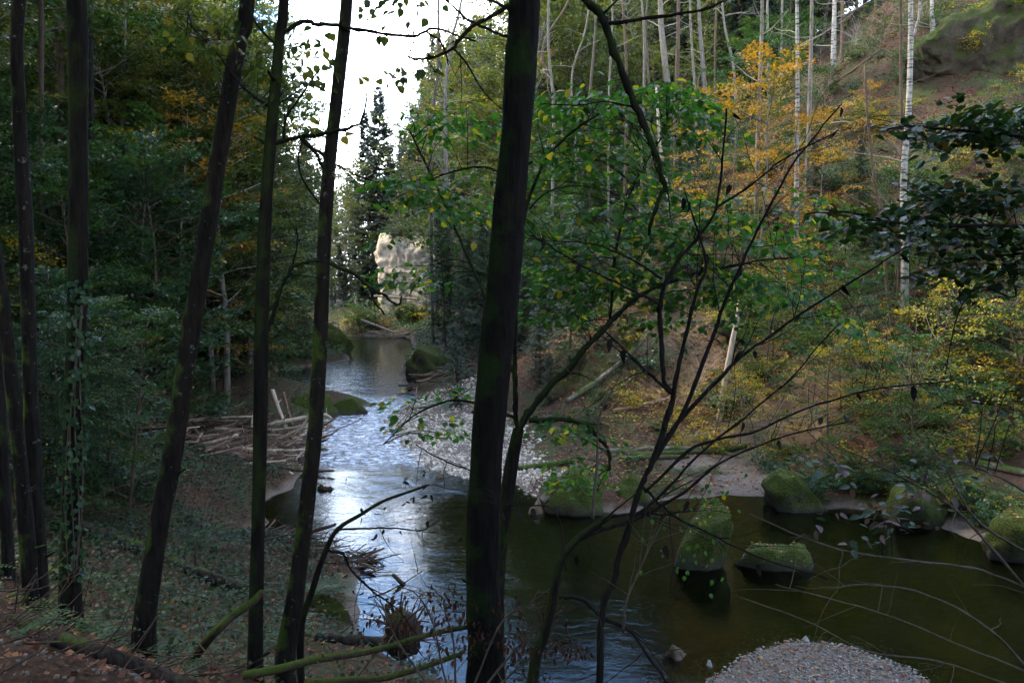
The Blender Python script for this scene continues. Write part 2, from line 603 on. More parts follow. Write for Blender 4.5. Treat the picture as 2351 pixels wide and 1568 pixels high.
M['needle'] = leaf_mat('needle', [(0.0, (0.010, 0.022, 0.010)), (0.5, (0.026, 0.050, 0.020)), (0.85, (0.05, 0.075, 0.025)), (1.0, (0.075, 0.09, 0.025))], trans=0.18, rough=0.6, spec=0.3)
M['litter'] = leaf_mat('litter', [(0.0, (0.05, 0.022, 0.012)), (0.4, (0.125, 0.046, 0.02)), (0.7, (0.22, 0.082, 0.028)), (0.93, (0.24, 0.12, 0.045)), (1.0, (0.34, 0.22, 0.06))], trans=0.15, rough=0.7, spec=0.25)
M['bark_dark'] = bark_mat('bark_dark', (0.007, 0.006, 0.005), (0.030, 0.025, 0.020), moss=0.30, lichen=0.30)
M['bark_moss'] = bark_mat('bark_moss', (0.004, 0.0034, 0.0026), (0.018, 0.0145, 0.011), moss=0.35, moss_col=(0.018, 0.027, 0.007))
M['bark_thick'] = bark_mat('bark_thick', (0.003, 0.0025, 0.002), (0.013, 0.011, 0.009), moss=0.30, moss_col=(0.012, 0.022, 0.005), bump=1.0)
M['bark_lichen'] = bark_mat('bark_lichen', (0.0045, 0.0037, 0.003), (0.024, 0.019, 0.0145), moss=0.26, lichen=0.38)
M['bark_brown'] = bark_mat('bark_brown', (0.05, 0.032, 0.022), (0.13, 0.09, 0.062), moss=0.18)
M['bark_grey'] = bark_mat('bark_grey', (0.085, 0.072, 0.056), (0.21, 0.18, 0.142), moss=0.20, lichen=0.35)
M['bark_birch'] = bark_mat('bark_birch', (0.19, 0.17, 0.135), (0.40, 0.365, 0.30), moss=0.10, bands=True)
M['twig_dark'] = bark_mat('twig_dark', (0.006, 0.005, 0.004), (0.022, 0.018, 0.014), moss=0.0, bump=0.2)
M['twig_pale'] = bark_mat('twig_pale', (0.13, 0.11, 0.085), (0.30, 0.26, 0.20), moss=0.0, bump=0.2)
M['twig_brown'] = bark_mat('twig_brown', (0.05, 0.038, 0.028), (0.12, 0.095, 0.07), moss=0.12, bump=0.2)
M['moss_wood'] = bark_mat('moss_wood', (0.03, 0.022, 0.015), (0.08, 0.06, 0.04), moss=0.33, moss_col=(0.045, 0.062, 0.010))
M['log_dark'] = bark_mat('log_dark', (0.012, 0.009, 0.007), (0.05, 0.035, 0.026), moss=0.13, moss_col=(0.04, 0.055, 0.010))
M['drift'] = bark_mat('drift', (0.085, 0.048, 0.032), (0.23, 0.15, 0.105), moss=0.0, bump=0.4)
M['drift_pale'] = bark_mat('drift_pale', (0.22, 0.165, 0.11), (0.46, 0.37, 0.27), moss=0.05, bump=0.4)
M['drift_dark'] = bark_mat('drift_dark', (0.03, 0.02, 0.015), (0.09, 0.06, 0.045), moss=0.05, bump=0.4)
M['rock_moss'] = rock_mat('rock_moss', (0.03, 0.026, 0.02), (0.12, 0.105, 0.085), moss=0.52, moss_col=(0.058, 0.074, 0.009), bump=1.0)
M['rock_brown'] = rock_mat('rock_brown', (0.022, 0.017, 0.011), (0.085, 0.065, 0.04), moss=0.44, moss_col=(0.045, 0.055, 0.010), bump=1.0)
M['rock_pale'] = rock_mat('rock_pale', (0.30, 0.22, 0.14), (0.76, 0.62, 0.44), moss=0.14, scale=0.45, bump=1.0)
M['rock_wet'] = rock_mat('rock_wet', (0.05, 0.036, 0.022), (0.14, 0.10, 0.06), moss=0.0)
M['stone'] = rock_mat('stone', (0.20, 0.18, 0.155), (0.42, 0.39, 0.35), moss=0.0, scale=3)


def pebble_mat(name, k):
    m, N, Lk = new_mat(name)
    o = N.new('ShaderNodeOutputMaterial')
    a = N.new('ShaderNodeAttribute'); a.attribute_name = 'rnd'
    r = ramp(N, [(p_, tuple(v * k for v in c_)) for p_, c_ in [(0.0, (0.09, 0.07, 0.05)), (0.3, (0.23, 0.185, 0.135)), (0.65, (0.40, 0.335, 0.25)), (0.9, (0.56, 0.50, 0.40)), (1.0, (0.26, 0.14, 0.08))]])
    Lk.new(a.outputs['Fac'], r.inputs['Fac'])
    p = N.new('ShaderNodeBsdfPrincipled')
    p.inputs['Roughness'].default_value = 0.75
    Lk.new(r.outputs['Color'], p.inputs['Base Color'])
    Lk.new(p.outputs['BSDF'], o.inputs['Surface'])
    return m


M['pebble'] = pebble_mat('pebble', 1.0)
M['pebble_grey'] = pebble_mat('pebble_grey', 0.42)


def ground_mat():
    m, N, Lk = new_mat('forest_floor')
    o = N.new('ShaderNodeOutputMaterial')
    p = N.new('ShaderNodeBsdfPrincipled')
    p.inputs['Roughness'].default_value = 0.95
    p.inputs['Specular IOR Level'].default_value = 0.15
    g = N.new('ShaderNodeNewGeometry')
    pos = g.outputs['Position']
    nf = noise_tex(N, Lk, pos, 13, 8, 0.75)
    r1 = ramp(N, [(0.30, (0.011, 0.008, 0.006)), (0.48, (0.042, 0.025, 0.015)), (0.62, (0.088, 0.042, 0.021)), (0.8, (0.15, 0.084, 0.042))])
    Lk.new(nf.outputs['Fac'], r1.inputs['Fac'])
    nm = noise_tex(N, Lk, pos, 0.55, 7, 0.7)
    rm = ramp(N, [(0.47, (0, 0, 0)), (0.60, (1, 1, 1))])
    Lk.new(nm.outputs['Fac'], rm.inputs['Fac'])
    ng = noise_tex(N, Lk, pos, 22, 5, 0.7)
    rg = ramp(N, [(0.3, (0.010, 0.018, 0.006)), (0.6, (0.045, 0.065, 0.014)), (0.8, (0.09, 0.11, 0.02))])
    Lk.new(ng.outputs['Fac'], rg.inputs['Fac'])
    mf = N.new('ShaderNodeMath'); mf.operation = 'MULTIPLY'; mf.inputs[1].default_value = 0.75
    Lk.new(rm.outputs['Color'], mf.inputs[0])
    col = mixc(N, Lk, mf.outputs[0], r1.outputs['Color'], rg.outputs['Color'])

    def att(nm_):
        a = N.new('ShaderNodeAttribute'); a.attribute_name = nm_
        return a.outputs['Fac']
    ne = noise_tex(N, Lk, pos, 3.0, 6, 0.65)
    re = ramp(N, [(0.3, (0.085, 0.052, 0.03)), (0.7, (0.20, 0.13, 0.075))])
    Lk.new(ne.outputs['Fac'], re.inputs['Fac'])
    col = mixc(N, Lk, att('earth'), col, re.outputs['Color'])
    ns = noise_tex(N, Lk, pos, 30, 4, 0.7)
    rs = ramp(N, [(0.3, (0.075, 0.056, 0.042)), (0.7, (0.17, 0.135, 0.105))])
    Lk.new(ns.outputs['Fac'], rs.inputs['Fac'])
    col = mixc(N, Lk, att('sand'), col, rs.outputs['Color'])
    nb = noise_tex(N, Lk, pos, 5, 6, 0.7)
    rb = ramp(N, [(0.3, (0.022, 0.02, 0.011)), (0.55, (0.055, 0.045, 0.024)), (0.75, (0.11, 0.085, 0.048))])
    Lk.new(nb.outputs['Fac'], rb.inputs['Fac'])
    col = mixc(N, Lk, att('bed'), col, rb.outputs['Color'])
    Lk.new(col, p.inputs['Base Color'])
    b = N.new('ShaderNodeBump')
    b.inputs['Strength'].default_value = 0.8
    b.inputs['Distance'].default_value = 0.06
    Lk.new(nf.outputs['Fac'], b.inputs['Height'])
    Lk.new(b.outputs['Normal'], p.inputs['Normal'])
    Lk.new(p.outputs['BSDF'], o.inputs['Surface'])
    return m


def water_mat():
    m, N, Lk = new_mat('water')
    o = N.new('ShaderNodeOutputMaterial')
    g = N.new('ShaderNodeNewGeometry')
    mpn = N.new('ShaderNodeMapping')
    mpn.inputs['Scale'].default_value = (0.8, 1.25, 1)
    Lk.new(g.outputs['Position'], mpn.inputs['Vector'])
    n1 = noise_tex(N, Lk, mpn.outputs['Vector'], 2.6, 3, 0.5)
    n2 = noise_tex(N, Lk, mpn.outputs['Vector'], 9.0, 4, 0.6)
    n1.inputs['Distortion'].default_value = 0.8
    n2.inputs['Distortion'].default_value = 1.2
    a = N.new('ShaderNodeAttribute'); a.attribute_name = 'riffle'
    hh = N.new('ShaderNodeMath'); hh.operation = 'MULTIPLY_ADD'; hh.inputs[1].default_value = 0.35
    Lk.new(n2.outputs['Fac'], hh.inputs[0]); Lk.new(n1.outputs['Fac'], hh.inputs[2])
    st = N.new('ShaderNodeMath'); st.operation = 'MULTIPLY_ADD'; st.inputs[1].default_value = 0.6; st.inputs[2].default_value = 0.09
    Lk.new(a.outputs['Fac'], st.inputs[0])
    b = N.new('ShaderNodeBump')
    b.inputs['Distance'].default_value = 0.10
    Lk.new(st.outputs[0], b.inputs['Strength'])
    Lk.new(hh.outputs[0], b.inputs['Height'])
    fr = N.new('ShaderNodeFresnel'); fr.inputs['IOR'].default_value = 1.40
    Lk.new(b.outputs['Normal'], fr.inputs['Normal'])
    gl = N.new('ShaderNodeBsdfGlossy'); gl.inputs['Roughness'].default_value = 0.03
    gl.inputs['Color'].default_value = (0.97, 0.98, 1, 1)
    Lk.new(b.outputs['Normal'], gl.inputs['Normal'])
    tr = N.new('ShaderNodeBsdfTransparent'); tr.inputs['Color'].default_value = (0.28, 0.33, 0.20, 1)
    mx = N.new('ShaderNodeMixShader')
    Lk.new(fr.outputs['Fac'], mx.inputs['Fac'])
    Lk.new(tr.outputs['BSDF'], mx.inputs[1]); Lk.new(gl.outputs['BSDF'], mx.inputs[2])
    # foam on the riffle's crests
    df = N.new('ShaderNodeBsdfDiffuse'); df.inputs['Color'].default_value = (0.72, 0.75, 0.80, 1)
    mp2 = N.new('ShaderNodeMapping'); mp2.inputs['Scale'].default_value = (1.0, 2.2, 1)
    Lk.new(g.outputs['Position'], mp2.inputs['Vector'])
    n3 = noise_tex(N, Lk, mp2.outputs['Vector'], 3.5, 6, 0.7)
    n3.inputs['Distortion'].default_value = 1.0
    ra = ramp(N, [(0.46, (0, 0, 0)), (0.66, (1, 1, 1))])
    Lk.new(n3.outputs['Fac'], ra.inputs['Fac'])
    fm = N.new('ShaderNodeMath'); fm.operation = 'MULTIPLY'
    fo = ramp(N, [(0.36, (0, 0, 0)), (0.95, (1, 1, 1))])
    Lk.new(a.outputs['Fac'], fo.inputs['Fac'])
    Lk.new(ra.outputs['Color'], fm.inputs[0]); Lk.new(fo.outputs['Color'], fm.inputs[1])
    mx2 = N.new('ShaderNodeMixShader')
    Lk.new(fm.outputs[0], mx2.inputs['Fac'])
    Lk.new(mx.outputs['Shader'], mx2.inputs[1]); Lk.new(df.outputs['BSDF'], mx2.inputs[2])
    Lk.new(mx2.outputs['Shader'], o.inputs['Surface'])
    return m


M['ground'] = ground_mat()
M['water'] = water_mat()


# ------------------------------------------------------------------ terrain and water
def axis(lo, hi, c0, c1, fine, grow):
    a = list(np.arange(c0, c1, fine))
    s, v = fine, c1
    while v < hi:
        a.append(v); s = min(s * grow, 6); v += s
    a.append(hi)
    s, v = fine, c0
    pre = []
    while v > lo:
        s = min(s * grow, 6); v -= s
        pre.append(max(v, lo))
    return np.array(pre[::-1] + a)


def grid_faces(nx, ny):
    i = (np.arange(ny - 1)[:, None] * nx + np.arange(nx - 1)[None]).ravel()
    return np.stack([i, i + 1, i + 1 + nx, i + nx], 1)


ax = axis(-130, 130, -16, 17, 0.20, 1.06)
ay = axis(-30, 300, 4, 44, 0.20, 1.06)
GX, GY = np.meshgrid(ax, ay)
gx, gy = GX.ravel(), GY.ravel()
gz = height(gx, gy)
gsd = river_sd(gx, gy)
tb = MB()
tb.add(np.stack([gx, gy, gz], 1), grid_faces(len(ax), len(ay)))
tme = tb.mesh('ground', M['ground'], smooth=True)
terr = bpy.data.objects.new('ground', tme)
COL.objects.link(terr)
tag(terr, kind='structure')


def vattr(me, nm, v):
    a = me.attributes.new(nm, 'FLOAT', 'POINT')
    a.data.foreach_set('value', np.clip(v, 0, 1).astype(np.float32))


jit = fbm(gx * 0.9, gy * 0.9, 33)
earth = np.zeros_like(gx)
for (px, py, rx, ry) in [(1560, 850, 1.5, 1.3), (1540, 800, 1.1, 1.1), (1840, 890, 1.6, 1.0), (1820, 990, 1.4, 0.9)]:
    c = ground(px, py)
    earth = np.maximum(earth, blob(gx, gy, c, rx, ry) * 1.5 + jit * 0.5 * (blob(gx, gy, c, rx * 1.5, ry * 1.5) > 0.1))
vattr(tme, 'earth', sst(0.25, 0.8, earth))
sand = np.zeros_like(gx)
for c, rx, ry, f in FLATS[:3] + FLATS[4:5] + FLATS[7:8]:
    sand = np.maximum(sand, blob(gx, gy, c, rx * 0.95, ry * 0.95))
barx = sst(0.6, -0.3, gx - (-1.65 + (35.4 - gy) * 0.216) + jit * 0.8)
sand = sand * np.where((gy > 14) & (gx > 0.352 * gy + jit * 0.4), 0.0, 1.0)
sand = np.where((gy > 20) & (gx / np.maximum(gy, 1) < 0.16), sand * barx, sand)
sand = np.maximum(sand, blob(gx, gy, FLATS[7][0], 1.0, 0.8))
sand = np.maximum(sand, 0.6 * sst(0.25, 0.05, np.abs(gsd)))
vattr(tme, 'sand', sst(0.25, 0.6, sand + jit * 0.25) * (gsd > -0.4))
vattr(tme, 'bed', sst(0.05, -0.45, gsd))

wx = axis(-75, 45, -14, 14, 0.16, 1.08)
wy = axis(6, 262, 9, 48, 0.16, 1.08)
WX, WY = np.meshgrid(wx, wy)
x, y = WX.ravel(), WY.ravel()
wsd = river_sd(x, y)
rif = sst(23.0, 25.0, y) * sst(41, 34, y) * sst(-15, -11, x)
rif = np.maximum(rif, 0.34 * sst(34, 38, y) * sst(62, 46, y))
rif = np.maximum(rif, 0.35 * blob(x, y, on_z(1000, 1110), 2.5, 1.6))
rip = 0.006 + 0.055 * rif
wz = (fbm(x * 1.6, y * 2.2, 51, 3) * rip + fbm(x * 4.2, y * 5.0, 57, 2) * rip * 0.5)
Qw = grid_faces(len(wx), len(wy))
keep = (wsd[Qw].min(axis=1) < 0.5)
used = np.unique(Qw[keep])
remap = np.full(len(x), -1); remap[used] = np.arange(len(used))
wb = MB()
wb.add(np.stack([x, y, wz], 1)[used], remap[Qw[keep]])
wme = wb.mesh('river_water', M['water'], smooth=True)
vattr(wme, 'riffle', rif[used])
wo = bpy.data.objects.new('river_water', wme)
COL.objects.link(wo)
tag(wo, kind='structure')


# ------------------------------------------------------------------ plant builders
def nrm(a):
    a = np.asarray(a, float)
    return a / (np.linalg.norm(a, axis=-1, keepdims=True) + 1e-9)


def curve(p0, d0, L, n=6, bend=(0, 0, 0), jit=0.06, seed=None):
    """points of a wandering limb"""
    P = [np.asarray(p0, float)]
    d = nrm(d0)
    for k in range(n):
        d = nrm(d + np.asarray(bend) / n + rng.normal(0, jit, 3))
        P.append(P[-1] + d * L / n)
    return np.array(P)


def smooth_line(pts, n=30):
    """Catmull-Rom through control points"""
    P = np.asarray(pts, float)
    if len(P) < 3:
        t = np.linspace(0, 1, n)[:, None]
        return P[0] * (1 - t) + P[-1] * t
    E = np.concatenate([[2 * P[0] - P[1]], P, [2 * P[-1] - P[-2]]])
    s = np.linspace(0, len(P) - 1 - 1e-6, n)
    i = s.astype(int)
    t = (s - i)[:, None]
    a, b, c, d = E[i], E[i + 1], E[i + 2], E[i + 3]
    return 0.5 * (2 * b + (c - a) * t + (2 * a - 5 * b + 4 * c - d) * t ** 2 + (3 * b - a - 3 * c + d) * t ** 3)


def sprays(mb, O, D, L, nl, ls, width=0.5, droop=0.15, col=(0.4, 0.25), flat=0.35, wr=0.6, full=False, twig=None, hang=0.0):
    """flat fans of leaves along twigs O -> O + D*L"""
    m = len(O)
    D = nrm(D)
    L = np.asarray(L) * np.ones(m)
    upv = np.array([0, 0, 1.0])
    side = nrm(np.cross(D, upv) + 1e-4)
    Nn = nrm(np.cross(side, D))
    tilt = rng.normal(0, 0.3, m)[:, None]
    side = nrm(side + Nn * tilt)
    Nn = nrm(np.cross(side, D))
    t = rng.uniform(0.08, 1.0, (m, nl))
    sg = np.where(rng.random((m, nl)) < 0.5, -1, 1)
    lat = sg * rng.uniform(0.02, 1, (m, nl)) * width * (L[:, None]) * np.sin(np.clip(t * 0.95 + 0.12, 0, 1) * math.pi) ** 0.6
    P = O[:, None] + D[:, None] * (t * L[:, None])[..., None] + side[:, None] * lat[..., None]
    P[..., 2] -= droop * L[:, None] * (t ** 2) + np.abs(lat) * droop * 0.6
    P += rng.normal(0, 0.035, P.shape) * L[:, None, None]
    ld = D[:, None] * 0.7 + side[:, None] * (sg * 0.8)[..., None] + rng.normal(0, 0.35, P.shape)
    ld[..., 2] -= hang
    ln = Nn[:, None] + rng.normal(0, flat, P.shape)
    cc = np.clip(col[0] + rng.normal(0, col[1] * 0.6, (m, 1)) + rng.normal(0, col[1] * 0.6, (m, nl)), 0, 1)
    sz = ls * rng.uniform(0.65, 1.25, (m, nl))
    mb.leaves(P.reshape(-1, 3), ld.reshape(-1, 3), nrm(ln).reshape(-1, 3), sz.ravel(), sz.ravel() * wr, cc.ravel() if not full else cc.ravel(), full=full)
    if twig is not None:
        for k in range(m):
            e = O[k] + D[k] * L[k]
            e = e - np.array([0, 0, droop * L[k]])
            twig.tube([O[k], (O[k] + e) / 2 + np.array([0, 0, droop * L[k] * 0.25]), e], [0.006, 0.004, 0.002], 3, cap=False)


def deciduous(h=8, r=2.4, z0=0.25, nb=26, nsub=5, nl=26, ls=0.10, tr=0.07, col=(0.4, 0.25), lean=0.05, prof=0.7, tilt=0.35, droop=0.15, sl=0.9, wood=True):
    """one crown with its trunk at the origin; returns builders trunk, limbs, crown"""
    tr_, li, cr_ = MB(), MB(), MB()
    tp = curve((0, 0, -0.3), (rng.normal(0, lean), rng.normal(0, lean), 1), h + 0.3, 10, (0, 0, 0.2), 0.05)
    rad = tr * (1 - np.linspace(0, 1, 11)) ** 0.8 + 0.006
    tr_.tube(tp, rad, 7, rough=0.04)
    O, D, L = [], [], []
    for k in range(nb):
        u = (k + rng.random()) / nb
        f = z0 + (1 - z0) * u
        i = f * 10
        a = int(min(i, 9)); b = tp[a] + (tp[a + 1] - tp[a]) * (i - a)
        az = k * 2.4 + rng.normal(0, 0.4)
        bl = r * (math.sin(min(1, (u * 0.88 + 0.12)) * math.pi) ** prof * 0.9 + 0.12) * rng.uniform(0.7, 1.2)
        d = np.array([math.cos(az), math.sin(az), tilt + rng.normal(0, 0.15) + 0.5 * u])
        bp = curve(b, d, bl, 5, (0, 0, -0.25), 0.10)
        if wood:
            li.tube(bp, np.linspace(0.10 * tr + 0.012, 0.004, 6), 4, cap=False)
        for s in range(nsub):
            tt = 0.25 + 0.75 * (s + rng.random()) / nsub
            j = tt * 5
            c = int(min(j, 4)); o = bp[c] + (bp[c + 1] - bp[c]) * (j - c)
            dd = nrm(bp[c + 1] - bp[c])
            sg = -1 if s % 2 else 1
            sd_ = nrm(np.cross(dd, (0, 0, 1))) * sg
            O.append(o)
            D.append(nrm(dd + sd_ * rng.uniform(0.2, 1.0) + np.array([0, 0, rng.normal(0, 0.12)])))
            L.append(sl * rng.uniform(0.6, 1.2) * (1.15 - 0.45 * tt) * min(1.0, 0.5 + bl / r))
    sprays(cr_, np.array(O), np.array(D), np.array(L), nl, ls, 0.45, droop, col)
    return tr_, li, cr_


def spruce(h=22, r=3.0, z0=0.08, step=0.42, nbr=6, tw=13, tl=0.42, trr=0.16, sparse=0.0):
    tr_, cr_ = MB(), MB()
    tp = curve((0, 0, -0.3), (0, 0, 1), h + 0.3, 12, (0, 0, 0.2), 0.008)
    tr_.tube(tp, trr * (1 - np.linspace(0, 1, 13)) + 0.012, 7)
    P, D, N, Ls, Cc = [], [], [], [], []
    z = z0 * h
    while z < h * 0.985:
        u = (z / h - z0) / (1 - z0)
        br = r * ((1 - u) ** 0.85) * (0.55 + 0.45 * min(1, u * 4 + 0.2)) + 0.12
        for k in range(nbr):
            if rng.random() < sparse:
                continue
            az = rng.uniform(0, 2 * math.pi)
            L = br * rng.uniform(0.6, 1.15)
            dirv = np.array([math.cos(az), math.sin(az), 0.0])
            dz = -0.35 * (1 - u) + 0.25 * u
            t = np.linspace(0.12, 1, tw)
            o = np.array([tp[0][0], 0, z])[None] + dirv[None] * (t * L)[:, None]
            o[:, 2] += L * (dz * t + 0.28 * t ** 2) + rng.normal(0, 0.05)
            side = np.array([-dirv[1], dirv[0], 0])
            for sg in (-1, 1):
                dd = dirv[None] * 0.75 + side[None] * sg * rng.uniform(0.5, 1.0, (tw, 1)) + np.array([[0, 0, -0.45]]) + rng.normal(0, 0.2, (tw, 3))
                P.append(o + rng.normal(0, 0.03, o.shape)); D.append(dd); N.append(np.tile([[0, 0, 1.0]], (tw, 1)) + rng.normal(0, 0.4, (tw, 3)))
                Ls.append(tl * (1.1 - 0.5 * t) * (0.45 + 0.55 * min(1, L / 1.5)) * rng.uniform(0.7, 1.3, tw))
                Cc.append(np.clip(rng.normal(0.42, 0.12) + rng.normal(0, 0.18, tw) + 0.25 * (t - 0.6), 0, 1))
        z += step * rng.uniform(0.7, 1.3) * (1 - 0.45 * u)
    L = np.concatenate(Ls)
    cr_.leaves(np.concatenate(P), np.concatenate(D), np.concatenate(N), L, L * 0.30, np.concatenate(Cc), fold=0.1)
    return tr_, cr_


def shrub(h=1.8, n=9, nl=18, ls=0.09, col=(0.4, 0.25), spread=0.5, nsp=6, sl=0.55, droop=0.2):
    st, fo = MB(), MB()
    O, D, L = [], [], []
    for k in range(n):
        az = k * 2.4 + rng.normal(0, 0.4)
        s = spread * rng.uniform(0.3, 1.2)
        hh = h * rng.uniform(0.55, 1.1)
        p = curve((rng.normal(0, 0.12), rng.normal(0, 0.12), -0.15), (math.cos(az) * s, math.sin(az) * s, 1), hh, 5, (math.cos(az) * 0.5, math.sin(az) * 0.5, -0.4), 0.08)
        st.tube(p, np.linspace(0.014, 0.003, 6), 3, cap=False)
        for q in range(nsp):
            t = 0.2 + 0.8 * (q + rng.random()) / nsp * 0.99
            j = t * 5; c = int(min(j, 4))
            O.append(p[c] + (p[c + 1] - p[c]) * (j - c))
            a2 = rng.uniform(0, 6.28)
            D.append((math.cos(a2), math.sin(a2), 0.25)); L.append(sl * rng.uniform(0.5, 1.2))
    sprays(fo, np.array(O), nrm(D), np.array(L), nl, ls, 0.45, droop, col, flat=0.4)
    return st, fo


def bare_shrub(h=3, n=10, spread=0.6, r=0.012):
    st = MB()
    for k in range(n):
        az = rng.uniform(0, 6.28); s = spread * rng.uniform(0.3, 1.3)
        p = curve((rng.normal(0, 0.1), rng.normal(0, 0.1), -0.1), (math.cos(az) * s, math.sin(az) * s, 1), h * rng.uniform(0.5, 1.1), 7, (math.cos(az) * 0.5, math.sin(az) * 0.5, -0.3), 0.12)
        st.tube(p, np.linspace(r, 0.003, 8), 3, cap=False)
        for q in range(5):
            c = 2 + q % 5
            st.tube(curve(p[c], nrm(p[c] - p[c - 1]) + rng.normal(0, 0.6, 3), h * 0.3 * rng.uniform(0.5, 1.3), 4, (0, 0, 0), 0.15), np.linspace(r * 0.5, 0.002, 5), 3, cap=False)
    return st


def fern(n=9, L=0.6):
    fo = MB()
    for k in range(n):
        az = k * 2 * math.pi / n + rng.normal(0, 0.25)
        ll = L * rng.uniform(0.7, 1.2)
        t = np.linspace(0.1, 1, 12)
        o = np.stack([np.cos(az) * t * ll, np.sin(az) * t * ll, ll * (0.85 * t - 0.75 * t ** 2)], 1)
        s = np.array([-math.sin(az), math.cos(az), 0])
        for sg in (-1, 1):
            d = np.array([[math.cos(az) * 0.4, math.sin(az) * 0.4, -0.1]]) + s[None] * sg
            sz = ll * 0.28 * (1.05 - t)
            fo.leaves(o, np.tile(d, (12, 1)), np.tile([[0, 0, 1.0]], (12, 1)), sz, ll * 0.07, np.clip(rng.normal(0.45, 0.15, 12), 0, 1))
    return fo


def rock_mb(rx, ry, rz, seed, sub=4, amp=0.18, boxy=0.0):
    """a faceted, weathered boulder: a ball cut by random planes, then roughened"""
    import bmesh
    bm = bmesh.new()
    bmesh.ops.create_icosphere(bm, subdivisions=sub, radius=1)
    V = np.array([v.co[:] for v in bm.verts])
    T = np.array([[v.index for v in f.verts] for f in bm.faces])
    bm.free()
    rs = np.random.default_rng(seed)
    if boxy:
        k = np.max(np.abs(V), axis=1)
        V = V / (k[:, None] ** boxy)
    r = np.full(len(V), 1.15)
    U = V / np.linalg.norm(V, axis=1)[:, None]
    if boxy < 0.6:
        PN = nrm(rs.normal(0, 1, (22, 3)))
        PD = rs.uniform(0.66, 1.08, 22)
        for n_, d_ in zip(PN, PD):
            c = U @ n_
            r = np.where(c > 0.05, np.minimum(r, d_ / np.maximum(c, 0.05)), r)
    def tri(f, s):
        return (fbm(U[:, 0] * f + seed * 7.1, U[:, 1] * f + seed, s, 3) + fbm(U[:, 1] * f - seed * 3.3, U[:, 2] * f + 4.2, s + 2, 3) + fbm(U[:, 2] * f + 9.1, U[:, 0] * f - seed, s + 4, 3)) / 1.8
    n = tri(1.8, seed) * amp * 1.1 + tri(5.0, seed + 7) * amp * 0.7 + tri(16, seed + 11) * amp * (0.3 if boxy < 0.6 else 0.55)
    V = V * (r * (1 + n))[:, None] if boxy < 0.6 else V * (1 + n)[:, None]
    V = V / np.abs(V).max(axis=0)[None]
    V *= np.array([rx, ry, rz])
    mb = MB()
    mb.add(V, np.stack([T[:, 0], T[:, 1], T[:, 2], T[:, 0]], 1), 0.5)
    return mb


def moss_fuzz(V, n, c, size, zmin):
    """small moss and herb blades standing on a boulder's upper side"""
    U = V - c[None]
    k = rng.choice(len(V), n)
    k = k[(nrm(U[k])[:, 2] > -0.1) & (V[k][:, 2] > zmin)]
    N = nrm(U[k] + rng.normal(0, 0.25, (len(k), 3)) * np.abs(U).max())
    P = V[k] + rng.normal(0, size * 0.6, (len(k), 3)) - N * size * 0.2
    D = N + rng.normal(0, 0.7, (len(k), 3)) + np.array([[0, 0, -0.3]])
    mb = MB()
    mb.leaves(P, D, N + rng.normal(0, 0.5, N.shape), rng.uniform(0.6, 1.6, len(k)) * size, size * 0.45, np.clip(rng.normal(0.45, 0.22, len(k)), 0, 0.86))
    return mb


# ------------------------------------------------------------------ library of repeated plants (each built once, then copied)
def lib(name, parts):
    """parts: (part name, builder, material); kept as plain meshes until placed"""
    return [(pn, mb.mesh(name + '_' + pn, mt, smooth=(pn == 'trunk')), pn) for pn, mb, mt in parts if mb.n]


def place(name, library, label, cat, loc, rot=0.0, scale=1.0, group=None, lean=(0, 0)):
    o = bpy.data.objects.new(name, None)
    o.empty_display_size = 0.2
    COL.objects.link(o)
    o.location = tuple(float(v) for v in loc)
    o.rotation_euler = (lean[0], lean[1], rot)
    o.scale = (scale,) * 3 if np.isscalar(scale) else scale
    tag(o, label, cat, group)
    for pn, me, _ in library:
        c = bpy.data.objects.new(pn, me)
        COL.objects.link(c)
        c.parent = o
    return o


LIB = {}
for k in range(3):
    t, l, c = deciduous(7.5, 2.6, 0.06, 36, 7, 34, 0.115, 0.06, (0.40, 0.2))
    LIB['green%d' % k] = lib('green_tree', [('trunk', t, M['bark_brown']), ('limbs', l, M['twig_brown']), ('crown', c, M['leaf_green'])])
for k in range(2):
    t, l, c = deciduous(6.5, 2.7, 0.05, 34, 7, 32, 0.12, 0.055, (0.45, 0.2), droop=0.22)
    LIB['blue%d' % k] = lib('bluish_tree', [('trunk', t, M['bark_brown']), ('limbs', l, M['twig_brown']), ('crown', c, M['leaf_blue'])])
for k in range(3):
    t, l, c = deciduous(13, 3.5, 0.18, 54, 8, 28, 0.15, 0.13, (0.45, 0.25), sl=1.2)
    LIB['olive%d' % k] = lib('olive_tree', [('trunk', t, M['bark_grey']), ('limbs', l, M['twig_pale']), ('crown', c, M['leaf_olive'])])
for k in range(2):
    t, l, c = deciduous(7, 2.8, 0.2, 26, 6, 34, 0.10, 0.05, (0.45, 0.25), tilt=0.1, droop=0.08, sl=1.0)
    LIB['orange%d' % k] = lib('orange_tree', [('trunk', t, M['bark_grey']), ('limbs', l, M['twig_brown']), ('crown', c, M['leaf_orange'])])
for k in range(2):
    t, l, c = deciduous(4, 1.9, 0.15, 18, 5, 18, 0.085, 0.03, (0.5, 0.28), tilt=0.15, droop=0.08, sl=0.9)
    LIB['yellow%d' % k] = lib('yellow_tree', [('trunk', t, M['bark_brown']), ('limbs', l, M['twig_brown']), ('crown', c, M['leaf_yellow'])])
for k in range(3):
    t, c = spruce(24 + 2 * k, 4.2, 0.06 + 0.03 * k, 0.55, 6, 18, 0.75, 0.22, 0.12)
    LIB['spruce%d' % k] = lib('spruce', [('trunk', t, M['bark_brown']), ('crown', c, M['needle'])])
for k in range(2):
    t, c = spruce(5 + 2 * k, 1.6, 0.03, 0.22, 6, 12, 0.26, 0.05, 0.0)
    LIB['spruceling%d' % k] = lib('young_spruce', [('trunk', t, M['bark_brown']), ('crown', c, M['needle'])])
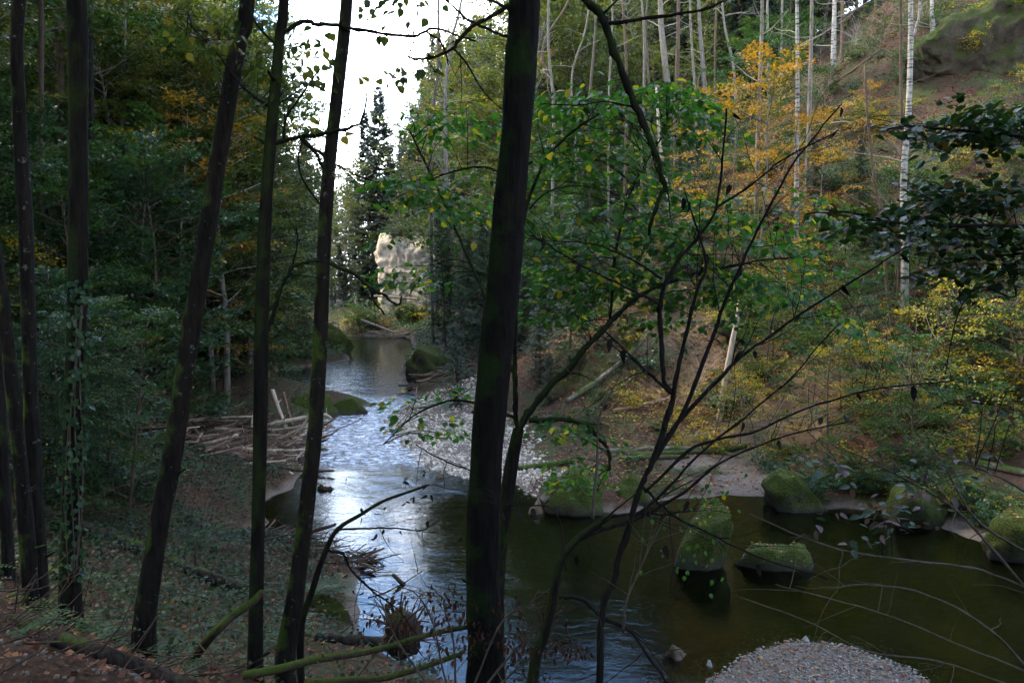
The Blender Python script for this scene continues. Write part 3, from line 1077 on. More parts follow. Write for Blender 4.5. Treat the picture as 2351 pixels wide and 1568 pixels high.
for k in range(3):
    s, f = shrub(1.9, 11, 20, 0.10, (0.42, 0.2))
    LIB['shrub%d' % k] = lib('shrub', [('stems', s, M['twig_brown']), ('foliage', f, M['leaf_green'])])
for k in range(2):
    s, f = shrub(1.7, 11, 20, 0.11, (0.42, 0.2))
    LIB['bshrub%d' % k] = lib('shrub', [('stems', s, M['twig_brown']), ('foliage', f, M['leaf_blue'])])
for k in range(2):
    s, f = shrub(1.5, 9, 14, 0.09, (0.55, 0.25))
    LIB['yshrub%d' % k] = lib('shrub', [('stems', s, M['twig_brown']), ('foliage', f, M['leaf_yellow'])])
for k in range(3):
    LIB['bare%d' % k] = lib('bare', [('stems', bare_shrub(3.0, 9), M['twig_pale'])])
for k in range(2):
    LIB['fern%d' % k] = lib('fern', [('fronds', fern(), M['leaf_green'])])
for k in range(2):
    t, l, c = deciduous(16, 3.4, 0.25, 44, 7, 11, 0.16, 0.13, (0.6, 0.25), sl=1.3)
    LIB['lacy%d' % k] = lib('lacy_tree', [('trunk', t, M['bark_grey']), ('limbs', l, M['twig_pale']), ('crown', c, M['leaf_olive'])])
# high crowns for trees whose tops are above the picture
for k in range(2):
    t, l, c = deciduous(8, 3.8, 0.05, 38, 7, 32, 0.17, 0.08, (0.45, 0.22), sl=1.3)
    LIB['top%d' % k] = lib('high_crown', [('limbs', l, M['twig_brown']), ('crown', c, M['leaf_green'])])
    t, l, c = deciduous(8, 3.0, 0.05, 26, 5, 16, 0.10, 0.07, (0.5, 0.25), sl=1.2)
    LIB['thin%d' % k] = lib('thin_crown', [('limbs', l, M['twig_pale']), ('crown', c, M['leaf_olive'])])


# ------------------------------------------------------------------ clearings: what must stay open to the camera
SKYGAP = np.array([(672, -900), (1260, -900), (1170, -60), (1040, 0), (1000, 70), (960, 130), (945, 220), (905, 300), (850, 300), (815, 330), (778, 395), (745, 340), (705, 250), (680, 100)], float)
WATERGAP = np.array([(560, 880), (740, 830), (800, 770), (960, 760), (930, 860), (980, 920), (1250, 1000), (1280, 1180), (1560, 1150), (1700, 1080), (1800, 1150), (2300, 1200), (2351, 1568), (830, 1568), (600, 1250), (420, 1100), (420, 960), (600, 930)], float)


CLIFFGAP = np.array([(836, 545), (962, 545), (962, 738), (836, 738)], float)


def in_poly(px, py, poly):
    ins = False
    n = len(poly)
    for i in range(n):
        ax_, ay_ = poly[i]; bx_, by_ = poly[(i + 1) % n]
        if (ay_ > py) != (by_ > py) and px < ax_ + (py - ay_) * (bx_ - ax_) / (by_ - ay_):
            ins = not ins
    return ins


def blocks(x_, y_, z_, h, r, poly):
    for f in (0.1, 0.35, 0.6, 0.85, 1.0):
        rr = r * (1 - f * 0.75)
        for sx in (-1, -0.5, 0, 0.5, 1):
            px, py, dz = proj((x_ + sx * rr, y_, z_ + h * f))
            if dz > 1 and in_poly(px, py, poly):
                return True
    return False


# the part of the river that mirrors open sky: no crown may stand in its reflected line of sight
MIRROR = np.array([(735, 1090), (940, 1100), (975, 1230), (1030, 1380), (1080, 1568), (815, 1568), (790, 1300)], float)


def mirrors(x_, y_, z_, h, r):
    if y_ < 14:
        return False
    for f in (0.3, 0.55, 0.8, 1.0):
        rr = r * (1 - f * 0.7)
        for sx in (-1, 0, 1):
            px, py, dz = proj((x_ + sx * rr, y_, -(z_ + h * f)))
            if dz > 1 and in_poly(px, py, MIRROR):
                return True
    return False
#PART3


# ------------------------------------------------------------------ foreground trees, traced as stems standing on the bank
def px_line(pts, Y):
    return np.array([pix(p[0], p[1], Y + (p[2] if len(p) > 2 else 0.0)) for p in pts])


def stem_tree(name, label, cat, pts, Y, mat, top=17.0, sides=18, rough=0.035, crown=None, crown_scale=1.0, group=None, extend=True, crown_part='crown'):
    """pts: (px, py, width px) from the base upwards, at distance Y"""
    P = [pix(p[0], p[1], Y) for p in pts]
    R = [p[2] * 0.5 * Y / F for p in pts]
    g = hz(P[0][0], P[0][1])
    if P[0][2] > g + 0.05:
        b = P[0].copy(); b[2] = g
        P.insert(0, b); R.insert(0, R[0] * 1.08)
    base = P[0].copy(); base[2] = g
    lo = P[0].copy(); lo[2] = g - 0.35
    P[0] = P[0].copy()
    P.insert(0, lo); R.insert(0, R[0] * 1.5)
    if extend:
        d = nrm(P[-1] - P[-3]); d = nrm(d + np.array([0, 0, 0.5]))
        z = P[-1][2]
        n = 4
        for k in range(1, n + 1):
            P.append(P[-1] + d * (top - z) / n / max(d[2], 0.4) + np.append(rng.normal(0, 0.12, 2), 0))
            R.append(R[-1] * 0.78)
    P = np.array(P)
    L = np.concatenate([[0], np.cumsum(np.linalg.norm(np.diff(P, axis=0), axis=1))])
    n = int(min(170, max(24, L[-1] / 0.10)))
    Q = smooth_line(P, n)
    # radii interpolated along the same parameter as the curve
    s = np.linspace(0, len(P) - 1, n)
    Rr = np.interp(s, np.arange(len(P)), R)
    Rr = Rr * (1 + 0.05 * fbm(s * 2.3 + Y * 3.1, s * 0 + 1.7, 4))
    t = thing(name, label, cat, base, group)
    mb = MB()
    bark_tube(mb, Q, Rr, sides)
    tk = part('trunk', mb, mat, t, smooth=True)
    if sides > 12:
        for k in range(rng.integers(2, 5)):
            i = int(rng.uniform(0.12, 0.6) * n)
            sb = MB()
            a = rng.uniform(0, 6.28)
            d = np.array([math.cos(a), math.sin(a) * 0.6, rng.uniform(0.0, 0.6)])
            sb.tube(curve(Q[i], d, Rr[i] + rng.uniform(0.05, 0.16), 4, (0, 0, 0), 0.08), np.linspace(0.028, 0.012, 5), 7, rough=0.12)
            part('branch_stub', sb, mat, tk, smooth=True)
    if crown:
        for pn, me, _ in LIB[crown]:
            c = bpy.data.objects.new(pn, me)
            COL.objects.link(c)
            c.parent = t
            c.location = tuple(Q[int(n * 0.80)] - base)
            c.scale = (crown_scale,) * 3
            c.rotation_euler = (0, 0, rng.uniform(0, 6.28))
    return t


def bark_tube(mb, Q, R, sides):
    """a trunk whose bark ridges, plates and swellings are modelled"""
    if sides > 12:
        Lq = np.concatenate([[0], np.cumsum(np.linalg.norm(np.diff(Q, axis=0), axis=1))])
        m = int(min(420, Lq[-1] / 0.045))
        s = np.linspace(0, Lq[-1], m)
        Q = np.stack([np.interp(s, Lq, Q[:, k]) for k in range(3)], 1)
        R = np.interp(s, Lq, R)
        sides = 44
    else:
        s = np.arange(len(Q)) * 0.1
    n = len(Q)
    T = np.gradient(Q, axis=0); T /= np.linalg.norm(T, axis=1)[:, None]
    A = np.tile([[1.0, 0, 0]], (n, 1))
    N1 = nrm(A - T * (A * T).sum(1)[:, None]); N2 = np.cross(T, N1)
    th = np.arange(sides) / sides * 2 * math.pi
    sg, tg = np.meshgrid(s, th, indexing='ij')
    ph = rng.uniform(0, 40)
    cx, cy = np.cos(tg), np.sin(tg)
    k = 1.0 if sides < 20 else 1.0
    lump = fbm(cx * 0.8 + ph + sg * 0.9, cy * 0.8 - sg * 0.6, 13, 3)
    rid = 1 - np.abs(2 * vnoise(cx * 3.6 + ph + fbm(sg * 1.5, cx, 3, 2), cy * 3.6 + sg * 1.1 + ph, 17) - 1)
    fine = fbm(cx * 9 + sg * 6 + ph, cy * 9 + sg * 9, 19, 2)
    rr = R[:, None] * (1 + 0.07 * lump + (0.075 * (rid - 0.5) + 0.03 * fine) * (sides > 20))
    V = Q[:, None] + N1[:, None] * (cx * rr)[..., None] + N2[:, None] * (cy * rr)[..., None]
    i0 = (np.arange(n - 1)[:, None] * sides + np.arange(sides)[None]).ravel()
    i1 = (np.arange(n - 1)[:, None] * sides + (np.arange(sides)[None] + 1) % sides).ravel()
    mb.add(V.reshape(-1, 3), np.stack([i0, i1, i1 + sides, i0 + sides], 1), 0.5)


def kink(Q, a):
    """small bends at the nodes, growing away from the root"""
    n = len(Q)
    k = np.zeros((n, 3))
    for i in range(2, n, 3):
        k[i:] += rng.normal(0, 1, 3) * min(0.018, a * 0.5) * 0.7
    k -= np.linspace(0, 1, n)[:, None] * k[-1][None]
    return Q + k


def branch(t, pts, Y, w0, w1, mat, name='branch', sides=7, n=None, rough=0.06, twigs=0, twig_mat=None, twl=0.35):
    P = px_line(pts, Y)
    n = n or max(8, len(pts) * 6)
    Q = kink(smooth_line(P, n), w0 * 0.5 * Y / F)
    Rr = np.linspace(w0, w1, n) * 0.5 * Y / F * (1 + 0.12 * rng.normal(0, 1, n))
    mb = MB()
    mb.tube(Q, Rr, sides, rough=rough)
    for k in range(twigs):
        i = int(rng.uniform(0.2, 0.98) * (n - 1))
        d = nrm(Q[min(i + 1, n - 1)] - Q[i - 1])
        d = nrm(d * 0.8 + rng.normal(0, 0.7, 3))
        mb.tube(curve(Q[i], d, twl * rng.uniform(0.5, 1.5), 5, (0, 0, -0.2), 0.14), np.linspace(max(0.0035, Rr[i] * 0.45), 0.0018, 6), 4, cap=False)
    part(name, mb, mat, t, smooth=True)
    return Q


# --- left group
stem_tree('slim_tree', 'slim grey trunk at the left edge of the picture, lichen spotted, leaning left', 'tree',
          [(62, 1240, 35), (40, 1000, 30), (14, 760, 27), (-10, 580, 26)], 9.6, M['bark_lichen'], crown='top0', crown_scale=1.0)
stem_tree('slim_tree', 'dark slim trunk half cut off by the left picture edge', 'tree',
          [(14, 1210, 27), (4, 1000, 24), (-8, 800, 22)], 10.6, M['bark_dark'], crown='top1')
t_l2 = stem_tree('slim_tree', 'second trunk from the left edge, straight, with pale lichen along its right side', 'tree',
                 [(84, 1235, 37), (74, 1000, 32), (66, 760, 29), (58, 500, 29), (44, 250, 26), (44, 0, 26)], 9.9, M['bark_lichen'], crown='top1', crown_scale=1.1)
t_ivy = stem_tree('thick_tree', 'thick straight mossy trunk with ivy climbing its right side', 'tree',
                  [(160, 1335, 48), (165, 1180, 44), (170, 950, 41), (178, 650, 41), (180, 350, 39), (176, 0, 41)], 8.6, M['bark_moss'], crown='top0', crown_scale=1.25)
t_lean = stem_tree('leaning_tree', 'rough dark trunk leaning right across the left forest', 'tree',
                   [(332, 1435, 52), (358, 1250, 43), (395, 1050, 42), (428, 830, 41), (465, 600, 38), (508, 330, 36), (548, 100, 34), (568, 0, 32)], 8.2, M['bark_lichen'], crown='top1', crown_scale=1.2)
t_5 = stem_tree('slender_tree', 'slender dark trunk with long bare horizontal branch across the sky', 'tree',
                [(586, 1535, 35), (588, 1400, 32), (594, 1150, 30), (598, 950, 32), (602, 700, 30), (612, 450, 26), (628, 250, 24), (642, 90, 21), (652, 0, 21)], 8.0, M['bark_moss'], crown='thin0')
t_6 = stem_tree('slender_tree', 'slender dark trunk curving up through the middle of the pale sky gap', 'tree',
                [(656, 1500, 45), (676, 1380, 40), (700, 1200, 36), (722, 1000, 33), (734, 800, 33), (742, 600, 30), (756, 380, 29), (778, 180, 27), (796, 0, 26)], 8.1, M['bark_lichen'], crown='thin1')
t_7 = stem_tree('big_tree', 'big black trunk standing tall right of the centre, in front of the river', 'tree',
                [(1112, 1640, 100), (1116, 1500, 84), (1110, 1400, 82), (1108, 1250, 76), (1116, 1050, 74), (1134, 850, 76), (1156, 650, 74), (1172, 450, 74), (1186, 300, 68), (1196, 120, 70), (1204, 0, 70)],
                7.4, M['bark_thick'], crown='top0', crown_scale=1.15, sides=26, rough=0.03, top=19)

# branches of the slender trunks
TD = M['twig_dark']
q = branch(t_5, [(645, 78), (690, 46), (740, 50), (800, 60), (880, 76), (950, 82), (1000, 70), (1060, 88), (1092, 96)], 8.0, 11, 4, M['bark_moss'], twigs=14)
branch(t_5, [(980, 74), (1010, 95), (1025, 125), (1030, 150)], 8.0, 6, 3, TD, twigs=3)
branch(t_5, [(628, 330), (680, 318), (740, 306), (800, 292), (832, 285)], 8.0, 11, 6, M['bark_moss'], twigs=4)
branch(t_5, [(828, 286), (838, 250), (846, 205)], 8.0, 6, 3, TD, twigs=2)
branch(t_5, [(652, 325), (662, 270), (700, 210), (735, 160)], 8.0, 7, 3, TD, twigs=4)
branch(t_5, [(690, 318), (720, 345), (735, 375), (745, 392)], 8.0, 10, 6, M['bark_moss'])
branch(t_5, [(605, 790), (625, 720), (648, 650), (668, 612), (700, 600), (732, 598)], 8.0, 11, 8, M['bark_moss'], twigs=3)
branch(t_5, [(672, 608), (682, 560), (680, 520)], 8.0, 5, 3, TD, twigs=3)
branch(t_6, [(742, 596), (775, 614), (812, 630), (848, 658), (885, 678), (915, 698), (922, 680)], 8.1, 11, 4, M['bark_moss'], twigs=5)
branch(t_6, [(848, 660), (860, 690), (882, 722)], 8.1, 8, 4, M['bark_moss'])
branch(t_6, [(742, 390), (770, 378), (810, 400), (870, 420)], 8.1, 5, 2, TD, twigs=3)
branch(t_6, [(735, 470), (690, 400), (690, 340), (710, 300)], 8.1, 5, 3, TD)
# branches of the big trunk
branch(t_7, [(1168, 14), (1120, 45), (1080, 70), (1040, 112), (1000, 132), (960, 136), (930, 130)], 7.4, 11, 4, TD, twigs=6)
branch(t_7, [(1170, 25), (1120, -2), (1060, -30)], 7.4, 7, 4, TD, twigs=4)
branch(t_7, [(1040, 110), (1075, 150), (1110, 210), (1150, 250)], 7.4, 5, 2, TD, twigs=4)
branch(t_7, [(1168, 85), (1130, 75), (1070, 40), (1010, -10)], 7.4, 7, 5, TD, twigs=4)
branch(t_7, [(1215, 480), (1260, 440), (1330, 425), (1400, 440)], 7.4, 5, 2, TD, twigs=3)
branch(t_7, [(1095, 1085), (1060, 1072), (1010, 1052), (955, 1020)], 7.4, 5, 2, TD, twigs=3)
branch(t_7, [(1212, -420, 0), (1270, -330, -0.2), (1320, -120, -0.4), (1342, 0, -0.5), (1392, 55, -0.55), (1420, 150, -0.6), (1450, 240, -0.6), (1480, 330, -0.65), (1516, 425, -0.7), (1510, 470, -0.7), (1490, 540, -0.7)], 7.4, 22, 7, M['bark_moss'], name='hanging_branch', twigs=7, rough=0.12)
branch(t_7, [(1396, 55, -0.55), (1470, 42, -0.6), (1560, 30, -0.7), (1640, 10, -0.7), (1720, -40, -0.7)], 7.4, 8, 4, TD, twigs=4)
branch(t_7, [(1450, 245, -0.6), (1390, 235, -0.7), (1330, 245, -0.7), (1240, 240, -0.5)], 7.4, 5, 2, TD, twigs=3)


# --- leaves that are objects of their own on the near branches
def leaf_mesh(name, L, W, r, mat, curl=0.15):
    mb = MB()
    t = np.array([0, .18, .45, .75, 1.0])
    w = np.array([0.02, .40, .50, .30, 0.0]) * W
    zc = -curl * L * t ** 2
    V = []
    for k in range(5):
        V += [(t[k] * L, w[k], zc[k] + 0.10 * W * (w[k] > 0.05 * W)), (t[k] * L, 0, zc[k]), (t[k] * L, -w[k], zc[k] + 0.10 * W * (w[k] > 0.05 * W))]
    Q = []
    for k in range(4):
        Q += [(3 * k, 3 * k + 3, 3 * k + 4, 3 * k + 1), (3 * k + 1, 3 * k + 4, 3 * k + 5, 3 * k + 2)]
    mb.add(V, Q, r)
    return mb.mesh(name, mat, smooth=True)


def put_leaf(mesh, parent, P, D, N, s=1.0):
    D = nrm(D); S = nrm(np.cross(N, D)); N = np.cross(D, S)
    o = bpy.data.objects.new('leaf', mesh)
    COL.objects.link(o)
    o.parent = parent
    p = P - ORG[parent]
    m = Matrix(((D[0] * s, S[0] * s, N[0] * s, p[0]), (D[1] * s, S[1] * s, N[1] * s, p[1]), (D[2] * s, S[2] * s, N[2] * s, p[2]), (0, 0, 0, 1)))
    o.matrix_local = m
    return o


HZ = [leaf_mesh('hazel_leaf', 0.108, 0.085, r, M['leaf_hazel'], cu) for r, cu in
      [(0.25, .1), (0.4, .25), (0.5, .2), (0.6, .3), (0.68, .15), (0.45, .35), (0.35, .2), (0.9, .3)]]
DK = [leaf_mesh('beech_leaf', 0.082, 0.056, r, M['leaf_dark'], cu) for r, cu in [(0.2, .1), (0.4, .2), (0.6, .15), (0.8, .2), (0.5, .3), (1.0, .4)]]
DR = [leaf_mesh('dry_leaf', 0.11, 0.05, r, M['twig_dark'], cu) for r, cu in [(0.2, .6), (0.5, .9), (0.3, .4)]]
PU = [leaf_mesh('side_leaf', 0.085, 0.05, r, M['leaf_purple'], cu) for r, cu in [(0.1, .1), (0.3, .2), (0.6, .2), (0.9, .2)]]
SM = [leaf_mesh('small_leaf', 0.085, 0.06, r, M['leaf_olive'], cu) for r, cu in [(0.1, .2), (0.3, .3), (0.5, .2), (0.8, .3)]]


def clusters(t, mainpts, boxes, Y, meshes, cap=300, ls=0.125, mat=None, stuff_name='foliage', twig_mat=None, hang=0.45, n_leaf=22, sl=0.6, col=(0.45, 0.3), wide=0.4, drop=0.12, dY=0.5):
    """leafy side twigs: boxes (x0, y0, x1, y1, number of sprays) in the picture, each spray joined by a twig to the nearest main stem point"""
    fol, tw = MB(), MB()
    one = []
    MP = np.concatenate(mainpts)
    for (x0, y0, x1, y1, ns) in boxes:
        for k in range(ns):
            px, py = rng.uniform(x0, x1), rng.uniform(y0, y1)
            c = pix(px, py, Y + rng.normal(0, dY))
            i = np.argmin(np.linalg.norm(MP - c, axis=1) + 0.35 * (MP[:, 2] > c[2] + 0.1))
            a = MP[i]
            v = c - a
            dist = np.linalg.norm(v)
            hd = nrm(np.array([v[0], v[1], 0]) + rng.normal(0, 0.35, 3) * np.array([1, 1, 0.25]))
            o = c - hd * sl * 0.5
            mid = (a + o) / 2 + np.array([0, 0, 0.06 * dist]) + rng.normal(0, 0.03 * dist, 3)
            tw.tube(smooth_line([a, mid, o, o + hd * sl * 0.6, o + hd * sl - np.array([0, 0, drop * sl])], 14), np.linspace(0.003 + 0.0030 * min(dist, 2.2), 0.0016, 14), 4, cap=False)
            nl = int(n_leaf * rng.uniform(0.6, 1.3))
            side = nrm(np.cross(hd, (0, 0, 1)))
            for q_ in range(nl):
                tt = rng.uniform(0.05, 1.05)
                sg = 1 if q_ % 2 else -1
                lat = sg * wide * sl * rng.random() * math.sin(min(tt + 0.1, 1) * 2.8) ** 0.5 if tt < 1.0 else 0
                P = o + hd * sl * tt + side * lat + rng.normal(0, 0.03, 3)
                P[2] -= drop * sl * tt ** 2 + abs(lat) * 0.12
                D = nrm(hd * 0.6 + side * sg * 0.7 + rng.normal(0, 0.35, 3) - np.array([0, 0, hang * rng.uniform(0.2, 1.5)]))
                N = nrm(np.array([0, 0, 1.0]) + rng.normal(0, 0.4, 3))
                one.append((P, D, N, rng.uniform(0.65, 1.15)))
    twp = part('twigs', tw, twig_mat or M['twig_dark'], t)
    random.shuffle(one)
    one.sort(key=lambda e: -e[3] / proj(e[0])[2])
    vis = one[:cap]
    for (P, D, N, s) in vis:
        put_leaf(random.choice(meshes), twp, P, D, N, s)
    rest = one[cap:]
    if rest:
        A = np.array([e[0] for e in rest]); B = np.array([e[1] for e in rest]); C = np.array([e[2] for e in rest]); S = np.array([e[3] for e in rest]) * ls
        rr = np.clip(np.where(rng.random(len(rest)) < 0.14, rng.uniform(0.8, 1, len(rest)), rng.normal(col[0], col[1] * 0.5, len(rest))), 0, 1)
        fol.leaves(A, B, C, S, S * 0.72, rr, full=True, fold=0.08)
        part(stuff_name, fol, mat, t, kind='stuff')


# --- the green hazel behind the big trunk
hz_t = stem_tree('hazel_tree', 'broad leaved green and yellow hazel spreading right of the big black trunk', 'tree',
                 [(1142, 1330, 34), (1156, 1200, 32), (1172, 1080, 32), (1190, 985, 26)], 8.6, M['bark_moss'], extend=False, sides=10)
hm = [branch(hz_t, [(1188, 990), (1182, 900), (1176, 800), (1186, 650), (1215, 470), (1262, 360), (1330, 290), (1420, 240)], 8.6, 13, 4, M['bark_moss'], twigs=4),
      branch(hz_t, [(1190, 988, 0), (1232, 915, .1), (1320, 815, .3), (1400, 735, .5), (1490, 660, .8), (1600, 625, 1.0), (1720, 600, 1.2), (1850, 590, 1.4)], 8.6, 19, 4, M['bark_moss'], twigs=4),
      branch(hz_t, [(1215, 965, 0), (1290, 960, -.1), (1345, 975, -.2), (1390, 1030, -.2), (1400, 1080, -.2)], 8.6, 14, 5, M['bark_moss'], twigs=4),
      branch(hz_t, [(1180, 860, 0), (1120, 700, .3), (1060, 560, .5), (1000, 430, .7), (940, 300, .9)], 8.6, 9, 4, M['bark_moss'], twigs=3),
      branch(hz_t, [(1215, 470, 0), (1130, 390, .3), (1030, 400, .6), (940, 440, .9)], 8.6, 6, 3, M['bark_moss'], twigs=3),
      branch(hz_t, [(1400, 735, .5), (1420, 560, .8), (1460, 420, 1.0), (1530, 300, 1.2)], 8.6, 9, 4, M['bark_moss'], twigs=3),
      branch(hz_t, [(1186, 960, 0), (1060, 920, .2), (960, 950, .4), (880, 1020, .5)], 8.6, 7, 3, M['bark_moss'], twigs=3)]
clusters(hz_t, hm, [(1250, 190, 1620, 320, 34), (960, 255, 1150, 300, 8), (890, 380, 1150, 500, 18), (1230, 300, 1500, 460, 22),
                    (1230, 470, 1520, 640, 28), (1480, 430, 1880, 640, 34), (1240, 600, 1560, 740, 22), (1560, 600, 1930, 740, 24), (900, 540, 1110, 700, 6),
                    (920, 880, 1100, 1000, 6), (1240, 960, 1430, 1130, 8)], 9.6, HZ, 300, 0.105, M['leaf_hazel'], n_leaf=38, sl=0.85)

# --- bare many-stemmed bush in front of the pool
b0 = pix(1300, 1640, 6.4)
b0[2] = hz(b0[0], b0[1])
bush = thing('bare_bush', 'almost leafless many stemmed dark bush in front of the dark pool', 'bush', b0)


def bstem(pts, w0, w1, mat=TD, Y=6.4, tw=9, nm='stem', root=False):
    P = [tuple(p) for p in pts]
    Q = px_line(P, Y)
    if root:
        Q = np.concatenate([[b0 + np.array([(Q[0][0] - b0[0]) * 0.6, 0, -0.2])], Q])
    n = len(P) * 6
    Q = kink(smooth_line(Q, n), 0.02)
    R = np.linspace(w0, w1, n) * 0.5 * Y / F * (1 + 0.10 * rng.normal(0, 1, n))
    mb = MB()
    mb.tube(Q, R, 8, rough=0.05)
    for k in range(tw):
        i = int(rng.uniform(0.3, 0.98) * (n - 1))
        d = nrm(Q[min(i + 1, n - 1)] - Q[i - 1]) * 0.9 + rng.normal(0, 0.6, 3)
        c = curve(Q[i], d, rng.uniform(0.25, 0.8), 6, (0, 0, 0.1), 0.13)
        mb.tube(c, np.linspace(max(0.003, R[i] * 0.4), 0.0015, 7), 4, cap=False)
    part(nm, mb, mat, bush, smooth=True)
    return Q


bs = [bstem([(1225, 1568), (1262, 1430), (1285, 1310), (1305, 1262), (1350, 1220), (1400, 1185)], 27, 15, M['bark_moss'], root=True, tw=2),
      bstem([(1400, 1186), (1460, 1178), (1530, 1182), (1600, 1165)], 9, 4),
      bstem([(1330, 1238), (1420, 1200), (1480, 1165), (1540, 1110), (1640, 1010), (1780, 900), (1930, 740)], 10, 3),
      bstem([(1372, 1568), (1376, 1400), (1400, 1330), (1430, 1230), (1465, 1120), (1500, 1060), (1530, 960)], 17, 14, root=True, tw=2),
      bstem([(1530, 965), (1545, 905), (1525, 870), (1515, 750), (1520, 660), (1560, 590), (1600, 540), (1640, 480), (1655, 380), (1668, 250)], 15, 4),
      bstem([(1540, 900), (1480, 850), (1420, 790), (1390, 760)], 8, 4),
      bstem([(1545, 905), (1570, 800), (1605, 660), (1625, 600), (1600, 520), (1570, 430)], 12, 3),
      bstem([(1500, 1060), (1560, 960), (1600, 860), (1650, 720), (1690, 620), (1750, 500), (1830, 360), (1935, 235)], 13, 3),
      bstem([(1560, 965), (1630, 890), (1700, 820), (1820, 730), (1960, 640), (2080, 565)], 11, 3),
      bstem([(1640, 480), (1700, 440), (1790, 370), (1925, 300)], 6, 3),
      bstem([(1515, 700), (1440, 660), (1330, 600), (1220, 540)], 7, 3),
      bstem([(1520, 640), (1430, 590), (1330, 560), (1240, 555)], 6, 2),
      bstem([(1300, 1310), (1270, 1170), (1190, 1165), (1140, 1160)], 5, 2),
      bstem([(1480, 1130), (1600, 1020), (1720, 990), (1860, 930), (2000, 890), (2200, 870)], 8, 3),
      bstem([(1445, 1200), (1560, 1140), (1660, 1060), (1810, 1000), (1960, 965)], 8, 3),
      bstem([(1470, 1110), (1540, 1190), (1620, 1230), (1760, 1290), (1900, 1330)], 7, 3),
      bstem([(1285, 1370), (1340, 1370), (1390, 1420), (1450, 1450), (1500, 1520), (1540, 1568)], 11, 6),
      bstem([(1430, 1450), (1440, 1380), (1480, 1280), (1530, 1180)], 6, 3, M['twig_brown']),
      bstem([(1360, 1190), (1372, 1050), (1378, 950), (1430, 850)], 8, 3, M['twig_brown'])]
for q_ in range(46):
    Q = bs[rng.integers(0, len(bs))]
    i = rng.integers(len(Q) // 3, len(Q))
    P = Q[i] + rng.normal(0, 0.05, 3)
    put_leaf(random.choice(DR), bush, P, nrm(np.array([rng.normal(0, .3), rng.normal(0, .3), -1])), nrm(rng.normal(0, 1, 3)), rng.uniform(0.6, 1.1))
fol = MB()
pts_ = np.array([pix(rng.uniform(1540, 1640), rng.uniform(1120, 1310), 6.6) + rng.normal(0, .1, 3) for _ in range(70)])
for P in pts_[:70]:
    put_leaf(random.choice(HZ), bush, P, nrm(np.array([rng.normal(0, .5), rng.normal(0, .5), -0.8])), nrm(np.array([0, -0.6, 1]) + rng.normal(0, .3, 3)), rng.uniform(0.3, 0.5))

# --- beech at the right edge, its trunk outside the picture
gy_ = 5.6
bt = pix(2560, 1300, gy_)
bt[2] = hz(bt[0], bt[1])
beech = thing('beech_tree', 'dark beech branches reaching in from the right edge, glossy green leaves', 'tree', bt)
mb = MB()
P = smooth_line([bt + np.array([0, 0, -0.4]), bt + np.array([0.05, 0, 2]), bt + np.array([0.15, 0.1, 6]), bt + np.array([0.1, 0.2, 11]), bt + np.array([0.2, 0.2, 15])], 60)
mb.tube(P, np.linspace(0.2, 0.05, 60), 16, rough=0.03)
part('trunk', mb, M['bark_dark'], beech, smooth=True)


def bb(pts, w0, w1, tw=5):
    return branch(beech, pts, gy_, w0, w1, TD, twigs=tw, twl=0.3)


bm_ = [bb([(2560, 300, 0), (2450, 320, 0), (2351, 315, -.1), (2220, 300, -.1), (2100, 290, -.1), (2035, 300, -.1)], 12, 3),
       bb([(2560, 480, 0), (2450, 520, -.1), (2351, 530, -.1), (2240, 525, -.15), (2100, 522, -.2), (1960, 500, -.2), (1850, 492, -.2)], 13, 3),
       bb([(2560, 420, 0), (2420, 440, .1), (2300, 470, .1), (2180, 455, .2), (2060, 460, .2)], 10, 3),
       bb([(2560, 560, 0), (2420, 580, 0), (2340, 580, 0), (2240, 590, .1), (2130, 610, .1)], 10, 3),
       bb([(2300, 590, 0), (2330, 680, 0), (2250, 660, 0), (2200, 720, 0), (2170, 860, 0)], 5, 2)]
clusters(beech, bm_, [(2060, 255, 2380, 310, 24), (2120, 420, 2380, 480, 18), (1930, 485, 2130, 525, 9), (2080, 510, 2380, 560, 15),
                      (2080, 575, 2380, 625, 10), (2250, 630, 2380, 670, 3)],
         gy_, DK, 300, 0.082, M['leaf_dark'], n_leaf=30, sl=0.42, hang=0.18, wide=0.42, drop=0.2, col=(0.4, 0.4), dY=0.18)

# --- side shrub reaching in at the lower right
sb_ = pix(2600, 1500, 5.8)
sb_[2] = hz(sb_[0], sb_[1])
side = thing('twiggy_shrub', 'thin twiggy shrub reaching in from the lower right edge over the pool', 'shrub', sb_)


def ss(pts, w0, w1, mat=M['twig_brown'], tw=6):
    return branch(side, pts, 5.8, w0, w1, mat, name='stem', twigs=tw, twl=0.4)


sm_ = [ss([(2600, 1560), (2450, 1460), (2340, 1340), (2200, 1180), (2080, 1100), (1960, 1040), (1880, 1010)], 10, 3),
       ss([(2600, 1500), (2420, 1380), (2260, 1310), (2100, 1290), (1960, 1270), (1860, 1240), (1720, 1180)], 8, 3),
       ss([(2600, 1620), (2400, 1560), (2280, 1450), (2150, 1370), (2000, 1340), (1900, 1350)], 8, 3),
       ss([(2600, 1650), (2351, 1540), (2200, 1480), (2060, 1420), (1900, 1370), (1780, 1340)], 6, 2),
       ss([(2600, 1400), (2400, 1290), (2250, 1200), (2160, 1060), (2060, 940)], 8, 2),
       ss([(2600, 1680), (2300, 1568), (2150, 1520), (2000, 1500), (1860, 1430), (1700, 1370)], 5, 2),
       ss([(2600, 1300), (2400, 1160), (2280, 1090), (2160, 1050), (2020, 1020)], 8, 2)]
clusters(side, sm_, [(1900, 990, 2200, 1120, 9), (2000, 1120, 2250, 1200, 6), (1880, 1160, 2060, 1250, 4), (2230, 900, 2380, 1000, 4)],
         5.8, PU, 300, 0.085, M['leaf_purple'], n_leaf=10, sl=0.4, hang=0.3, dY=0.3)

